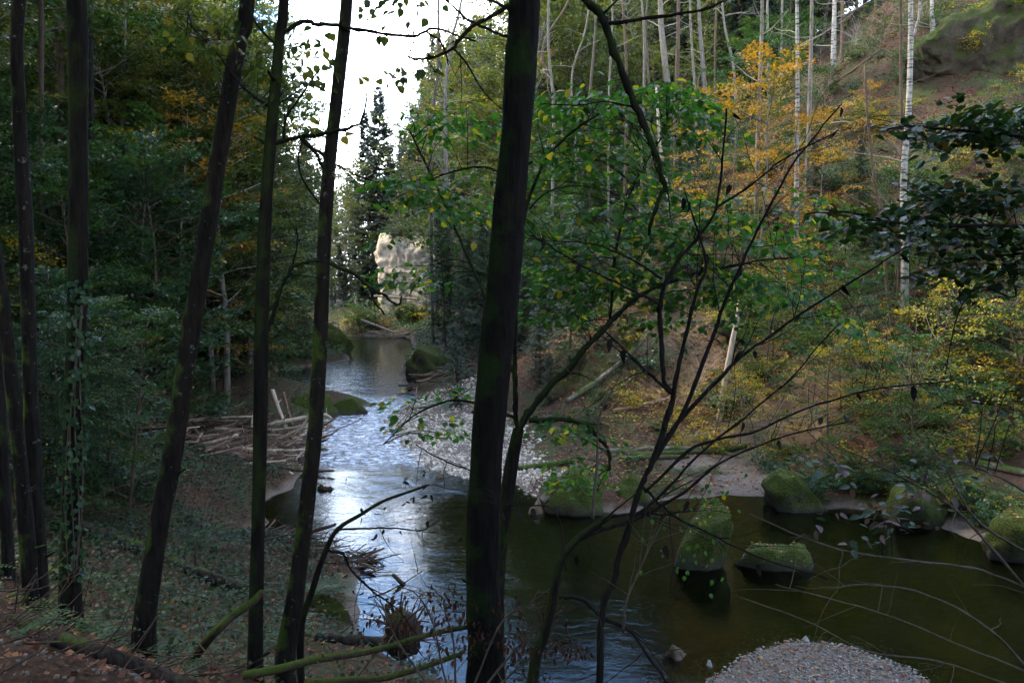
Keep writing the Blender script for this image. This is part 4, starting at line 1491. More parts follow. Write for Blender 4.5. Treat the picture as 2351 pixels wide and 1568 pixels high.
# --- shrub with hanging dry leaves beside the big trunk
ds_ = pix(1040, 1700, 6.6)
ds_[2] = hz(ds_[0], ds_[1])
dsh = thing('dry_shrub', 'low shrub with hanging withered red brown leaves at the foot of the big trunk', 'shrub', ds_)
dm = []
for pts in ([(1040, 1640), (1010, 1500), (990, 1420), (960, 1370), (900, 1340)], [(1050, 1640), (1040, 1480), (1020, 1400), (1010, 1365), (960, 1355)], [(1060, 1640), (1180, 1500), (1240, 1440), (1290, 1400)],
            [(1080, 1640), (1200, 1520), (1260, 1500), (1330, 1480)], [(1060, 1640), (1150, 1430), (1210, 1390), (1240, 1350)], [(1030, 1640), (920, 1480), (880, 1400), (850, 1385)]):
    dm.append(branch(dsh, pts, 6.6, 6, 2, M['twig_brown'], name='stem', twigs=8, twl=0.3))
DS = [leaf_mesh('withered_leaf', 0.055, 0.026, r, M['leaf_dry'], cu) for r, cu in [(0.2, .5), (0.5, .7), (0.8, .4)]]
clusters(dsh, dm, [(880, 1360, 1060, 1420, 8), (1000, 1420, 1110, 1540, 8), (1160, 1380, 1280, 1470, 9), (1150, 1470, 1330, 1560, 12), (840, 1410, 930, 1480, 4)],
         6.6, DS, 300, 0.055, M['leaf_dry'], n_leaf=13, sl=0.35, hang=2.0, dY=0.25)

# --- mossy sapling leaning over the stream
ms_ = pix(690, 1490, 8.4)
ms_[2] = hz(ms_[0], ms_[1])
sap = thing('mossy_sapling', 'thin mossy sapling leaning right over the blue water, few withered leaves', 'sapling', ms_)
mb = MB()
Q = smooth_line(np.concatenate([[ms_ + np.array([0, 0, -0.2])], px_line([(690, 1450), (715, 1360), (745, 1270), (775, 1215), (830, 1180), (880, 1150), (950, 1125), (985, 1112)], 8.4)]), 50)
mb.tube(Q, np.linspace(0.042, 0.009, 50), 9, rough=0.07)
part('trunk', mb, M['bark_moss'], sap, smooth=True)
s1 = branch(sap, [(775, 1215), (840, 1215), (880, 1210), (960, 1218), (1000, 1200)], 8.4, 6, 2, TD, twigs=6)
s2 = branch(sap, [(750, 1262), (790, 1270), (810, 1310), (860, 1360), (910, 1400), (960, 1460)], 8.4, 7, 3, TD, twigs=6)
s3 = branch(sap, [(845, 1372), (880, 1360), (930, 1335), (970, 1310)], 8.4, 4, 2, TD, twigs=3)
for k in range(40):
    Qs = (Q[20:], s1, s2)[k % 3]
    P = Qs[rng.integers(len(Qs) // 3, len(Qs))] + rng.normal(0, 0.1, 3)
    put_leaf(random.choice(DR), sap, P, nrm(np.array([rng.normal(0, .5), rng.normal(0, .5), -0.6])), nrm(rng.normal(0, 1, 3)), rng.uniform(0.4, 0.8))

# --- leaves of the maple crown against the sky (on the slender trunks' upper twigs)
SL = [leaf_mesh('sky_leaf', 0.10, 0.085, r, M['leaf_olive'], cu) for r, cu in [(0.1, .2), (0.3, .3), (0.2, .2), (0.7, .3), (0.85, .2)]]
up5 = [branch(t_5, [(650, 20), (700, -80), (800, -160), (900, -170)], 8.0, 10, 5, TD, twigs=5), branch(t_5, [(625, 250), (560, 200), (500, 120), (440, 60)], 8.0, 8, 3, TD, twigs=8),
       branch(t_5, [(900, -165), (930, -80), (960, 20)], 8.0, 5, 3, TD, twigs=5), branch(t_5, [(640, 110), (590, 60), (560, 0)], 8.0, 6, 3, TD, twigs=4)]
clusters(t_5, up5, [(400, 30, 620, 110, 12), (540, 120, 640, 230, 6), (700, 60, 780, 190, 4), (850, -20, 1000, 40, 5), (880, 60, 970, 220, 3), (640, 130, 740, 300, 3)],
         8.4, SL, 300, 0.10, M['leaf_olive'], n_leaf=11, sl=0.55, hang=0.8, dY=0.5)

# --- ivy on the thick trunk
iv = thing('ivy', 'ivy with pale green leaves on the thick mossy trunk', 'ivy', ORG[t_ivy] + np.array([0.25, -0.1, 0]))
mb, sm2 = MB(), MB()
Pp, Dd, Nn, Ss = [], [], [], []
for k in range(330):
    py = 1330 - 690 * rng.random() ** 0.8
    cx = np.interp(py, [650, 950, 1180, 1335], [178, 170, 165, 160])
    a = rng.normal(0.55, 0.75)            # angle round the trunk, 0 faces the camera
    c = pix(cx, py, 8.6)
    rr = 25 * 8.6 / F + rng.uniform(0.01, 0.05)
    n = np.array([math.sin(a), -math.cos(a), 0])
    Pp.append(c + n * rr); Dd.append(np.array([rng.normal(0, .5), rng.normal(0, .2), -0.8])); Nn.append(n + rng.normal(0, .3, 3) + np.array([0, 0, .4])); Ss.append(rng.uniform(0.04, 0.085))
mb.leaves(np.array(Pp), np.array(Dd), nrm(Nn), np.array(Ss), np.array(Ss) * 0.9, np.clip(rng.normal(0.55, 0.2, len(Ss)), 0, 0.85), full=True)
part('foliage', mb, M['leaf_blue'], iv, kind='stuff')
for k in range(4):
    a = 0.2 + 0.3 * k
    L_ = [pix(np.interp(py, [650, 950, 1180, 1335], [178, 170, 165, 160]), py, 8.6) + np.array([math.sin(a + 0.3 * math.sin(py * 0.01 + k)), -math.cos(a + 0.3 * math.sin(py * 0.01 + k)), 0]) * 0.125 for py in np.linspace(1330, 700, 14)]
    sm2.tube(L_, 0.008, 5)
part('stems', sm2, M['twig_brown'], iv)
#PART4


# ------------------------------------------------------------------ trunks on the slopes behind, traced one by one
def slope_tree(name, label, base, pts, w, mat, top_py=-350, crown='thin0', cs=1.0, group=None, Y=None, sides=9, limbs=6):
    g = ground(*base) if Y is None else None
    if g is None:
        g = pix(base[0], base[1], Y); g[2] = hz(g[0], g[1])
    Y = g[1]
    P = [g + np.array([0, 0, -0.4]), g] + [pix(px, py, Y) for px, py in pts]
    R0 = w * 0.5 * Y / F
    d = pts[-1]; e = pts[-2] if len(pts) > 1 else base
    tx = d[0] + (d[0] - e[0]) * 0.5
    P.append(pix(tx, top_py, Y))
    P = np.array(P)
    n = max(20, int(np.linalg.norm(P[-1] - P[0]) / 0.5))
    Q = smooth_line(P, n)
    R = np.linspace(1, 0.45, n) * R0
    R[:2] *= 1.35
    t = thing(name, label, 'tree', g, group)
    mb = MB()
    mb.tube(Q, R, sides, rough=0.03)
    part('trunk', mb, mat, t, smooth=True)
    lb = MB()
    for k in range(limbs):
        i = int(rng.uniform(0.35, 0.95) * (n - 1))
        az = rng.uniform(0, 6.28)
        c = curve(Q[i], (math.cos(az), math.sin(az), rng.uniform(-0.1, 0.6)), rng.uniform(0.8, 2.6), 7, (0, 0, 0.1), 0.14)
        lb.tube(c, np.linspace(max(0.012, R[i] * 0.28), 0.005, 8), 4, cap=False)
        for s in range(3):
            lb.tube(curve(c[3 + s], rng.normal(0, 1, 3) + np.array([0, 0, .2]), rng.uniform(0.4, 1.0), 4, (0, 0, 0), 0.12), np.linspace(0.007, 0.003, 5), 3, cap=False)
    if limbs:
        part('limbs', lb, M['twig_pale'] if mat in (M['bark_birch'], M['bark_grey']) else M['twig_brown'], t)
    if crown:
        for pn, me, _ in LIB[crown]:
            c = bpy.data.objects.new('high_' + pn, me)
            COL.objects.link(c)
            c.parent = t
            c.location = tuple(Q[int(n * 0.86)] - g)
            c.scale = (cs,) * 3
            c.rotation_euler = (0, 0, rng.uniform(0, 6.28))
    return t, Q


BI, GR, BR = M['bark_birch'], M['bark_grey'], M['bark_brown']
slope_tree('birch_tree', 'white forked birch trunk on the red leaf slope at right, tallest pale stem there', (2076, 745), [(2078, 600), (2074, 420), (2086, 250), (2090, 120), (2091, 0)], 19, BI)
slope_tree('birch_tree', 'thin pale trunk close beside the white forked birch, on its right fork', (2086, 300), [(2090, 160), (2102, 70), (2112, 0)], 8, BI, Y=ground(2076, 745)[1] + 0.3, crown=None)
slope_tree('slim_tree', 'thin brownish trunk just left of the white forked birch', (2062, 690), [(2068, 500), (2070, 300), (2068, 120)], 11, BR)
slope_tree('slim_tree', 'crooked thin dark sapling left of the white forked birch', (2050, 770), [(2034, 640), (2030, 520), (2008, 420), (1998, 330), (1990, 250)], 9, BR, top_py=150, crown=None, limbs=9)
slope_tree('pale_tree', 'pale trunk left of the orange leaves, upper right slope', (1735, 560), [(1738, 400), (1742, 250), (1748, 100), (1750, 0)], 13, GR)
slope_tree('pale_tree', 'pale lit trunk between the orange leaves and the red slope', (1828, 600), [(1829, 400), (1831, 200), (1830, 0)], 13, BI)
slope_tree('pale_tree', 'grey trunk just right of the pale lit trunk on the red slope', (1852, 460), [(1857, 300), (1861, 150), (1864, 0)], 13, GR)
slope_tree('pale_tree', 'short visible pale birch trunk at the top right of the orange leaves', (1913, 170), [(1914, 110), (1915, 50), (1916, 0)], 15, BI)
slope_tree('pale_tree', 'pale birch trunk at the top edge beside the mossy rock outcrop', (2141, 80), [(2141, 50), (2139, 0)], 13, BI)
slope_tree('pale_tree', 'broad pale trunk at the top centre right, above the green hazel leaves', (1545, 420), [(1538, 250), (1522, 100), (1516, 0)], 20, GR)
slope_tree('pale_tree', 'reddish brown straight trunk right of the broad pale trunk', (1552, 480), [(1552, 300), (1556, 120), (1558, 0)], 14, BR)
slope_tree('pale_tree', 'slanting grey trunk rising from the hazel leaves to the top edge', (1632, 390), [(1624, 270), (1612, 130), (1604, 0)], 14, GR)
slope_tree('pale_tree', 'thin grey trunk behind the orange leaves', (1766, 260), [(1764, 150), (1762, 30)], 9, GR)
slope_tree('pale_tree', 'thin pale trunk near the top edge right of the orange leaves', (1792, 220), [(1794, 120), (1796, 0)], 8, GR)
slope_tree('slim_tree', 'brown trunk behind the red slope near the top edge, beside the short birch', (1932, 150), [(1934, 80), (1934, 0)], 12, BR)
slope_tree('tilted_tree', 'pale tilted trunk in a vee with a second stem above the hazel leaves', (1540, 520), [(1530, 420), (1515, 330)], 12, M['drift_pale'], top_py=200, crown=None, limbs=2)
slope_tree('tilted_tree', 'pale orange broken stem leaning above the sandy slope', (1652, 965), [(1664, 880), (1680, 790), (1692, 735)], 18, M['drift_pale'], top_py=690, crown=None, limbs=0)
for k, px in enumerate([1255, 1285, 1322, 1352, 1398, 1436, 1472, 1496, 1588, 1655, 1702, 985, 1040]):
    x0 = px + rng.uniform(-8, 8)
    y0 = rng.uniform(380, 520)
    slope_tree('thin_tree', ('thin pale trunk behind the hazel leaves, %s of a row from the big trunk' % ['first', 'second', 'third', 'fourth', 'fifth', 'sixth', 'seventh', 'eighth', 'ninth', 'tenth', 'eleventh'][k]) if k < 11 else ('thin pale trunk left of the big trunk, ' + ['farther one', 'nearer one'][k - 11]),
               (x0, y0), [(x0 + rng.normal(0, 6), y0 - 150), (x0 + rng.normal(0, 14), y0 - 330), (x0 + rng.normal(0, 20), y0 - 480)], rng.uniform(6, 10), (GR, BR, GR, M['twig_brown'])[k % 4], Y=rng.uniform(44, 52), crown=None if k % 2 else 'thin0', cs=0.8, group='thin pale trunks behind the hazel', sides=7)
# left slope
slope_tree('grey_tree', 'grey trunk with crooked bare limbs in the left forest', (352, 720), [(352, 560), (354, 380), (352, 200), (350, 60), (340, 0)], 16, GR, crown='top0', limbs=8)
slope_tree('grey_tree', 'thin pale mottled trunk left of the crooked grey tree', (230, 560), [(236, 420), (244, 300), (254, 180), (258, 60)], 9, BI, crown='thin1')
slope_tree('grey_tree', 'blurred grey trunk just right of the crooked grey tree', (386, 640), [(390, 400), (400, 250), (405, 100)], 12, GR, crown='top1')
slope_tree('brown_tree', 'brown barked trunk between the two dark trunks at the far left', (140, 700), [(140, 420), (138, 200), (134, 0)], 28, BR, crown='top1', limbs=5)
slope_tree('brown_tree', 'short visible brown trunk low in the left forest', (94, 830), [(95, 650), (96, 500), (95, 350)], 22, BR, crown='top0', limbs=4)
slope_tree('brown_tree', 'dark trunk clad in ivy beside the thick mossy trunk', (214, 800), [(212, 550), (210, 300), (208, 0)], 18, M['bark_dark'], crown='top0', limbs=4)


# ------------------------------------------------------------------ scattered wood on the slopes
CNT = {}


def scatter(zone, n, keys, name, label, cat, group, hgt, rad, dmin, smin=0.8, smax=1.2, gap=True, water=True, mind=2.0, extra=None):
    (x0, x1, y0, y1) = zone
    put, tries, pts = 0, 0, []
    while put < n and tries < n * 30:
        tries += 1
        x_, y_ = rng.uniform(x0, x1), rng.uniform(y0, y1)
        d = float(river_sd(np.array([x_]), np.array([y_]))[0])
        if d < dmin or (extra and not extra(x_, y_, d)):
            continue
        px, py, dz = proj((x_, y_, hz(x_, y_) + 2))
        if dz > 1 and (px < -500 or px > 2900):
            continue
        if any((x_ - a) ** 2 + (y_ - b) ** 2 < mind * mind for a, b in pts):
            continue
        z_ = hz(x_, y_)
        s = rng.uniform(smin, smax)
        if y_ < 84 and blocks(x_, y_, z_, hgt * s, rad * s, CLIFFGAP):
            continue
        if gap and (mirrors(x_, y_, z_, hgt * s, rad * s) or blocks(x_, y_, z_, hgt * s, rad * s, SKYGAP)):
            continue
        if water and blocks(x_, y_, z_, hgt * s, rad * s * 0.8, WATERGAP):
            continue
        pts.append((x_, y_))
        place(name, LIB[keys[rng.integers(len(keys))]], label, cat, (x_, y_, z_ - 0.05), rng.uniform(0, 6.28), s, group, (rng.normal(0, 0.04), rng.normal(0, 0.04)))
        put += 1
    CNT[group] = put


left = lambda x_, y_, d: not bool(is_right(np.array(x_), np.array(y_)))
right = lambda x_, y_, d: bool(is_right(np.array(x_), np.array(y_)))
# left forest
scatter((-34, -9, 17, 60), 46, ['green0', 'green1', 'green2'], 'green_tree', 'green leafy understorey tree on the shady left slope', 'tree', 'green understorey trees on the left slope', 7.5, 2.5, 2.2, 0.6, 1.2, extra=left, mind=2.2)
scatter((-30, -8, 17, 50), 26, ['blue0', 'blue1'], 'bluish_tree', 'low tree with pale bluish green leaves on the shady left slope', 'tree', 'bluish green trees on the left slope', 6.5, 2.6, 2.0, 0.5, 1.1, extra=left, mind=2.5)
scatter((-48, -12, 30, 110), 46, ['olive0', 'olive1', 'olive2'], 'tall_tree', 'tall olive green autumn tree in the left forest', 'tree', 'tall olive trees in the left forest', 13, 3.4, 4, 0.8, 1.35, extra=left, mind=3)
scatter((-30, -12, 26, 60), 2, ['orange0', 'orange1'], 'orange_tree', 'small orange leaved tree among the greens on the left slope', 'tree', 'orange trees on the left slope', 7, 2.6, 4, 0.8, 1.2, extra=left, mind=4)
scatter((-70, -16, 40, 200), 40, ['spruce0', 'spruce1', 'spruce2'], 'spruce_tree', 'dark spruce standing in the left forest', 'tree', 'spruces in the left forest', 25, 3.2, 4, 0.6, 1.05, extra=left, mind=3.5)
scatter((-16, -5, 16, 60), 34, ['shrub0', 'shrub1', 'bshrub0', 'bshrub1'], 'leafy_shrub', 'low leafy green shrub on the left bank', 'shrub', 'shrubs along the left bank', 1.9, 0.9, 0.6, 0.6, 1.2, extra=left, mind=1.1)
scatter((-26, -8, 30, 75), 20, ['yellow0', 'yellow1'], 'yellow_tree', 'small tree with yellowing leaves near the left bank', 'tree', 'yellowing trees near the left bank', 4, 1.9, 1.0, 0.7, 1.3, extra=left, mind=2.5)
# right slope, far
scatter((-14, 45, 55, 130), 60, ['olive0', 'olive1', 'olive2'], 'tall_tree', 'tall olive brown tree on the far right slope', 'tree', 'tall trees on the far right slope', 13, 3.4, 2, 0.7, 1.25, extra=right, mind=3)
scatter((-22, 60, 62, 200), 60, ['spruce0', 'spruce1', 'spruce2'], 'spruce_tree', 'dark spruce on the far right slope', 'tree', 'spruces on the far right slope', 25, 3.2, 1.5, 0.6, 1.1, extra=right, mind=3.5)
scatter((-6, 22, 38, 62), 22, ['green0', 'green1', 'green2', 'blue0'], 'green_tree', 'green leafy tree in the hollow behind the gravel bar', 'tree', 'green trees behind the gravel bar', 7.5, 2.5, 2.5, 0.5, 1.0, extra=right, mind=2.6)
scatter((-4, 14, 30, 48), 16, ['spruceling0', 'spruceling1'], 'young_spruce', 'young dark green spruce behind the gravel bar', 'tree', 'young spruces behind the gravel bar', 6, 1.6, 2.2, 0.5, 1.0, extra=right, mind=2.0)
scatter((14, 60, 52, 100), 34, ['spruce0', 'spruce1', 'spruce2'], 'spruce_tree', 'dark spruce high on the right slope behind pale trunks', 'tree', 'spruces high on the right slope', 25, 3.2, 14, 0.7, 1.1, extra=right, mind=3.0)
# right slope, near
scatter((2, 34, 21, 48), 120, ['shrub0', 'shrub1', 'shrub2', 'bshrub0'], 'leafy_shrub', 'low green shrub on the right leaf covered slope', 'shrub', 'green shrubs on the right slope', 1.9, 0.9, 0.8, 0.35, 1.1, extra=right, mind=1.0)
scatter((4, 28, 20, 40), 64, ['yshrub0', 'yshrub1'], 'yellow_shrub', 'low shrub with yellow and green leaves near the right bank', 'shrub', 'yellow shrubs on the right bank', 1.5, 0.8, 0.5, 0.5, 1.1, extra=right, mind=1.0)
scatter((6, 36, 23, 52), 56, ['bare0', 'bare1', 'bare2'], 'bare_shrub', 'pale leafless shrub on the right slope', 'shrub', 'bare shrubs on the right slope', 3, 1.2, 2, 0.5, 1.2, extra=right, mind=2.0)
scatter((7, 20, 19.5, 30), 22, ['yellow0', 'yellow1', 'green0', 'green1'], 'yellow_tree', 'small yellow green tree on the right bank by the pool', 'tree', 'small trees on the right bank', 4, 1.9, 0.8, 0.45, 0.7, extra=right, mind=1.8)
# trees set by where their tops show, each standing on the slope at its own distance
KH = {'lacy': 16, 'green': 7.5, 'blue': 6.5, 'olive': 13, 'orange': 7, 'yellow': 4, 'spruce0': 24, 'spruce1': 26, 'spruce2': 28, 'spruceling0': 5, 'spruceling1': 7}
KR = {'lacy': 3.4, 'green': 2.6, 'blue': 2.7, 'olive': 3.5, 'orange': 2.8, 'yellow': 1.9, 'spruce0': 4.2, 'spruce1': 4.2, 'spruce2': 4.2, 'spruceling0': 1.6, 'spruceling1': 1.6}
KN = {'lacy': 'tall_tree', 'green': 'green_tree', 'blue': 'bluish_tree', 'olive': 'tall_tree', 'orange': 'orange_tree', 'yellow': 'yellow_tree', 'spruc': 'spruce_tree'}
KL = {'lacy': 'olive autumn tree', 'green': 'leafy green tree', 'blue': 'tree with bluish green leaves', 'olive': 'olive autumn tree', 'orange': 'orange leaved tree', 'yellow': 'yellowing small tree', 'spruc': 'dark spruce'}


def tree_px(px, top, Y, key, where, smin=0.45, smax=1.9, gaps=True):
    p = pix(px, top, Y)
    x_, y_ = p[0], p[1]
    d = float(river_sd(np.array([x_]), np.array([y_]))[0])
    if d < 0.8:
        return None
    z_ = hz(x_, y_)
    kb = key.rstrip('0123456789') if not key.startswith('spruce') else key
    h = KH[kb]
    s = (p[2] - z_) / h
    if s < smin * 0.6:
        return None
    s = min(max(s, smin), smax)
    if y_ < 84 and blocks(x_, y_, z_, h * s, KR[kb] * s, CLIFFGAP):
        return None
    while gaps and s > smin * 0.75 and mirrors(x_, y_, z_, h * s, KR[kb] * s):
        s *= 0.88
    if gaps and (mirrors(x_, y_, z_, h * s, KR[kb] * s) or blocks(x_, y_, z_, h * s, KR[kb] * s, SKYGAP) or blocks(x_, y_, z_, h * s, KR[kb] * s * 0.75, WATERGAP)):
        return None
    k5 = key[:5] if key[:5] in KN else kb
    return place(KN[k5], LIB[key], KL[k5] + ' ' + where, 'tree', (x_, y_, z_ - 0.05), rng.uniform(0, 6.28), s, KL[k5] + 's ' + where, (rng.normal(0, 0.04), rng.normal(0, 0.04)))


def layer(px0, px1, step, tops, Ys, keys, where, **kw):
    px = px0
    while px < px1:
        tree_px(px + rng.uniform(-0.4, 0.4) * step, rng.uniform(*tops), rng.uniform(*Ys), keys[rng.integers(len(keys))], where, **kw)
        px += step


G3, B2, O3, S3 = ['green0', 'green1', 'green2'], ['blue0', 'blue1'], ['olive0', 'olive1', 'olive2'], ['spruce0', 'spruce1', 'spruce2']
layer(-80, 800, 36, (-250, 60), (55, 75), O3 + S3, 'far back on the left slope')
layer(-80, 760, 36, (-150, 150), (40, 54), O3, 'on the upper left slope')
layer(-80, 700, 40, (60, 260), (32, 40), O3 + G3 + G3, 'half way up the left slope')
layer(380, 560, 90, (150, 260), (28, 32), ['orange0'], 'behind the leaning trunk')
layer(250, 560, 50, (60, 200), (30, 34), O3, 'behind the leaning trunk')
layer(-60, 640, 44, (260, 460), (23, 31), G3 + B2, 'low on the left slope')
layer(250, 640, 55, (300, 500), (20, 26), B2, 'behind the leaning trunk')
layer(-60, 560, 44, (450, 640), (18, 24), G3 + B2 + ['yellow0'], 'at the foot of the left slope')
layer(-60, 460, 50, (640, 850), (14, 19), B2 + G3, 'on the near left bank')
layer(560, 800, 30, (430, 640), (40, 58), G3 + ['yellow0', 'yellow1', 'green0'], 'along the left bank of the far pool')
layer(560, 840, 22, (580, 740), (46, 74), ['yellow0', 'yellow1', 'orange0', 'green1', 'green2'], 'close to the far pool')
layer(620, 1000, 26, (330, 430), (110, 150), S3 + O3, 'at the bottom of the sky gap')
layer(1190, 1760, 20, (-260, 20), (78, 112), S3, 'at the top of the far right slope')
layer(960, 1200, 16, (40, 200), (95, 150), O3 + S3, 'far off right of the sky gap', smin=0.35)
layer(950, 1800, 34, (-200, 120), (72, 95), O3 + S3, 'far back on the right slope')
layer(960, 1700, 34, (-50, 200), (58, 72), O3, 'on the far right slope')
layer(960, 1650, 38, (180, 380), (48, 60), O3 + G3 + ['spruce0'], 'half way up the far right slope')
layer(980, 1650, 40, (380, 560), (40, 50), G3 + ['spruceling0', 'spruceling1'] + O3[:1], 'in the hollow behind the hazel')
layer(1080, 1650, 40, (560, 720), (32, 40), ['spruceling0', 'spruceling1', 'spruceling1', 'green0'], 'low behind the hazel')
layer(1650, 1980, 45, (-200, 60), (58, 75), S3, 'high behind the pale trunks')
layer(850, 1080, 30, (330, 480), (93, 106), S3 + O3, 'above the pale cliff')
layer(1000, 1110, 26, (500, 640), (58, 78), ['spruceling1', 'green0', 'green1', 'spruce0'], 'in front of the pale cliff', smin=0.2)
layer(780, 1000, 22, (470, 560), (90, 100), S3 + O3, 'on top of the pale cliff', smin=0.3)
layer(1640, 2000, 40, (560, 800), (26, 33), ['green0', 'green1', 'yellow0', 'yellow1'], 'on the slope above the sandy bank', smin=0.25)
layer(2000, 2400, 45, (620, 860), (22, 30), ['green0', 'yellow0', 'yellow1', 'blue0'], 'on the right bank above the pool', smin=0.25)
layer(1240, 1560, 40, (680, 800), (28, 34), ['spruceling0', 'green1', 'spruceling1'], 'between the hazel and the sandy slope', smin=0.2)

layer(1740, 2380, 34, (180, 480), (33, 46), ['orange1', 'yellow0', 'green0', 'lacy0', 'orange0', 'lacy1'], 'on the red leaf slope', smin=0.25, smax=0.9)
layer(1760, 2380, 30, (480, 720), (26, 34), ['yellow0', 'yellow1', 'green2', 'blue1'], 'low on the red leaf slope', smin=0.2, smax=0.7)
for k, (px, top, Y) in enumerate([(1000, 110, 78), (1035, 70, 72), (1075, 40, 80), (1105, 60, 70), (1140, 20, 76), (1165, 0, 82), (1060, 150, 66), (1120, 120, 64), (1020, 180, 64)]):
    p = pix(px, top, Y)
    z_ = hz(p[0], p[1])
    place('lacy_tree', LIB['lacy%d' % (k % 2)], 'thin crowned autumn tree on the skyline left of the big trunk', 'tree', (p[0], p[1], z_ - 0.1), rng.uniform(0, 6), max(0.5, (p[2] - z_) / 16), 'thin crowned trees on the skyline')
# ferns and herbs
scatter((-10, -2.5, 6.5, 20), 70, ['fern0', 'fern1'], 'fern', 'small green fern on the near left bank', 'fern', 'ferns on the near left bank', 0.5, 0.5, 0.6, 0.5, 1.1, mind=0.5)
scatter((3, 28, 20, 36), 80, ['fern0', 'fern1'], 'fern', 'green fern on the right bank', 'fern', 'ferns on the right bank', 0.6, 0.6, 0.5, 0.8, 1.5, extra=right, mind=0.8)


def plant_at(px, py, key, name, label, cat, s=1.0, group=None, dz=0.0):
    g = ground(px, py)
    return place(name, LIB[key], label, cat, g - np.array([0, 0, 0.05]), rng.uniform(0, 6.28), s, group)


# plants the photograph singles out
plant_at(1740, 640, 'orange0', 'orange_tree', 'bright orange beech sapling among pale trunks on the right slope', 'tree', 1.15)
plant_at(1880, 600, 'orange1', 'orange_tree', 'thin orange leaved sapling left of the white forked birch', 'tree', 0.8)
plant_at(1680, 560, 'orange1', 'orange_tree', 'orange sapling behind the tip of the hazel leaves', 'tree', 0.9)
plant_at(2330, 330, 'yellow0', 'yellow_tree', 'small yellow shrub below the mossy outcrop at the right edge', 'shrub', 0.7)
for k, (px, py, s) in enumerate([(1700, 1020, .55), (1780, 1010, .6), (1860, 990, .6), (1640, 1010, .5), (1930, 960, .55), (2010, 930, .55)]):
    plant_at(px, py, 'yellow%d' % (k % 2), 'yellow_sapling', 'spreading yellow leaved sapling above the sandy beach', 'sapling', s, 'yellow saplings above the beach')
for k, (px, py, s) in enumerate([(2080, 1080, .9), (2200, 1060, 1.0), (2300, 1050, 1.1), (2120, 960, 1.0), (2250, 930, 1.0), (2330, 900, 1.1), (2030, 1000, .9), (2180, 840, 1.0), (2300, 800, 1.0)]):
    plant_at(px, py, ('shrub0', 'yshrub0', 'shrub1', 'yshrub1')[k % 4], 'leafy_shrub', 'dense green shrub on the right bank above the pool', 'shrub', s, 'dense shrubs above the right pool')
for k, (px, py, s) in enumerate([(1230, 860, .55), (1260, 930, .4), (1150, 840, .5)]):
    plant_at(px, py, 'spruceling0', 'young_spruce', 'young bright green spruce just right of the big trunk', 'tree', s, 'young spruces beside the big trunk')
for k, (px, py) in enumerate([(1900, 800), (1960, 780), (1860, 810)]):
    plant_at(px, py, 'bare%d' % k, 'bare_shrub', 'grey leafless brush heap on the right slope', 'shrub', 0.9, 'grey brush above the beach')
for k in range(34):
    px = 1810 + 16.5 * k
    g = ground(px, np.interp(px, [1800, 1950, 2150, 2350], [1150, 1140, 1175, 1240]) + rng.uniform(-40, 8))
    key = ('shrub0', 'yshrub0', 'bshrub1', 'shrub2', 'fern0', 'yshrub1', 'shrub1')[k % 7]
    place('fern' if 'fern' in key else 'leafy_shrub', LIB[key], 'green shrub overhanging the right pool', 'shrub', g - np.array([0, 0, 0.05]), rng.uniform(0, 6.28), rng.uniform(0.35, 0.75) * (1.5 if 'fern' in key else 1), 'shrubs overhanging the right pool')
for k, (px, py, s) in enumerate([(850, 742, 1.6), (880, 744, 1.2), (950, 742, 2.0), (925, 745, 1.3), (975, 742, 2.4), (835, 742, 2.2), (820, 744, 2.0), (800, 748, 1.8)]):
    g = pix(px, py, 80.5); g[2] = max(hz(g[0], g[1]), 0)
    place('leafy_shrub', LIB[('shrub0', 'yshrub0', 'shrub1')[k % 3]], 'shrub at the foot of the pale cliff', 'shrub', g, k, s, 'shrubs at the foot of the cliff')
for k, (px, py) in enumerate([(730, 1352), (760, 1347), (790, 1358), (745, 1365)]):
    g = pix(px, py, 12.9)
    place('fern', LIB['fern%d' % (k % 2)], 'fern growing on the round boulder', 'fern', g, k, 0.7, 'ferns on the round boulder')
# spruces beside the sky gap
for (px, top, Y, s, key, lab) in [(1000, 60, 100, None, 'spruce0', 'tall dark spruce forming the right edge of the sky gap'), (950, 230, 100, None, 'spruce2', 'slim spruce in front of the tall dark one at the sky gap'),
                                  (868, 190, 92, None, 'spruce1', 'pointed spruce standing in the middle of the sky gap'), (838, 250, 96, None, 'spruce2', 'thin spruce left of the pointed one in the sky gap'),
                                  (925, 290, 104, None, 'spruce0', 'broad spruce low in the right of the sky gap'), (800, 395, 130, None, 'spruce1', 'bluish far spruce at the bottom of the sky gap'),
                                  (765, 430, 140, None, 'spruce0', 'far spruce behind the slender curving trunk'), (1050, 100, 76, None, 'spruce1', 'spruce right of the tall dark one, behind the autumn leaves')]:
    p = pix(px, top, Y)
    z = hz(p[0], p[1])
    z = max(z, 0.2)
    hh = {'spruce0': 24, 'spruce1': 26, 'spruce2': 28}[key]
    s = (p[2] - z) / hh
    place('spruce_tree', LIB[key], lab, 'tree', (p[0], p[1], z - 0.2), rng.uniform(0, 6), (max(0.75, s) if s > 0.75 else s, max(0.75, s) if s > 0.75 else s, s))

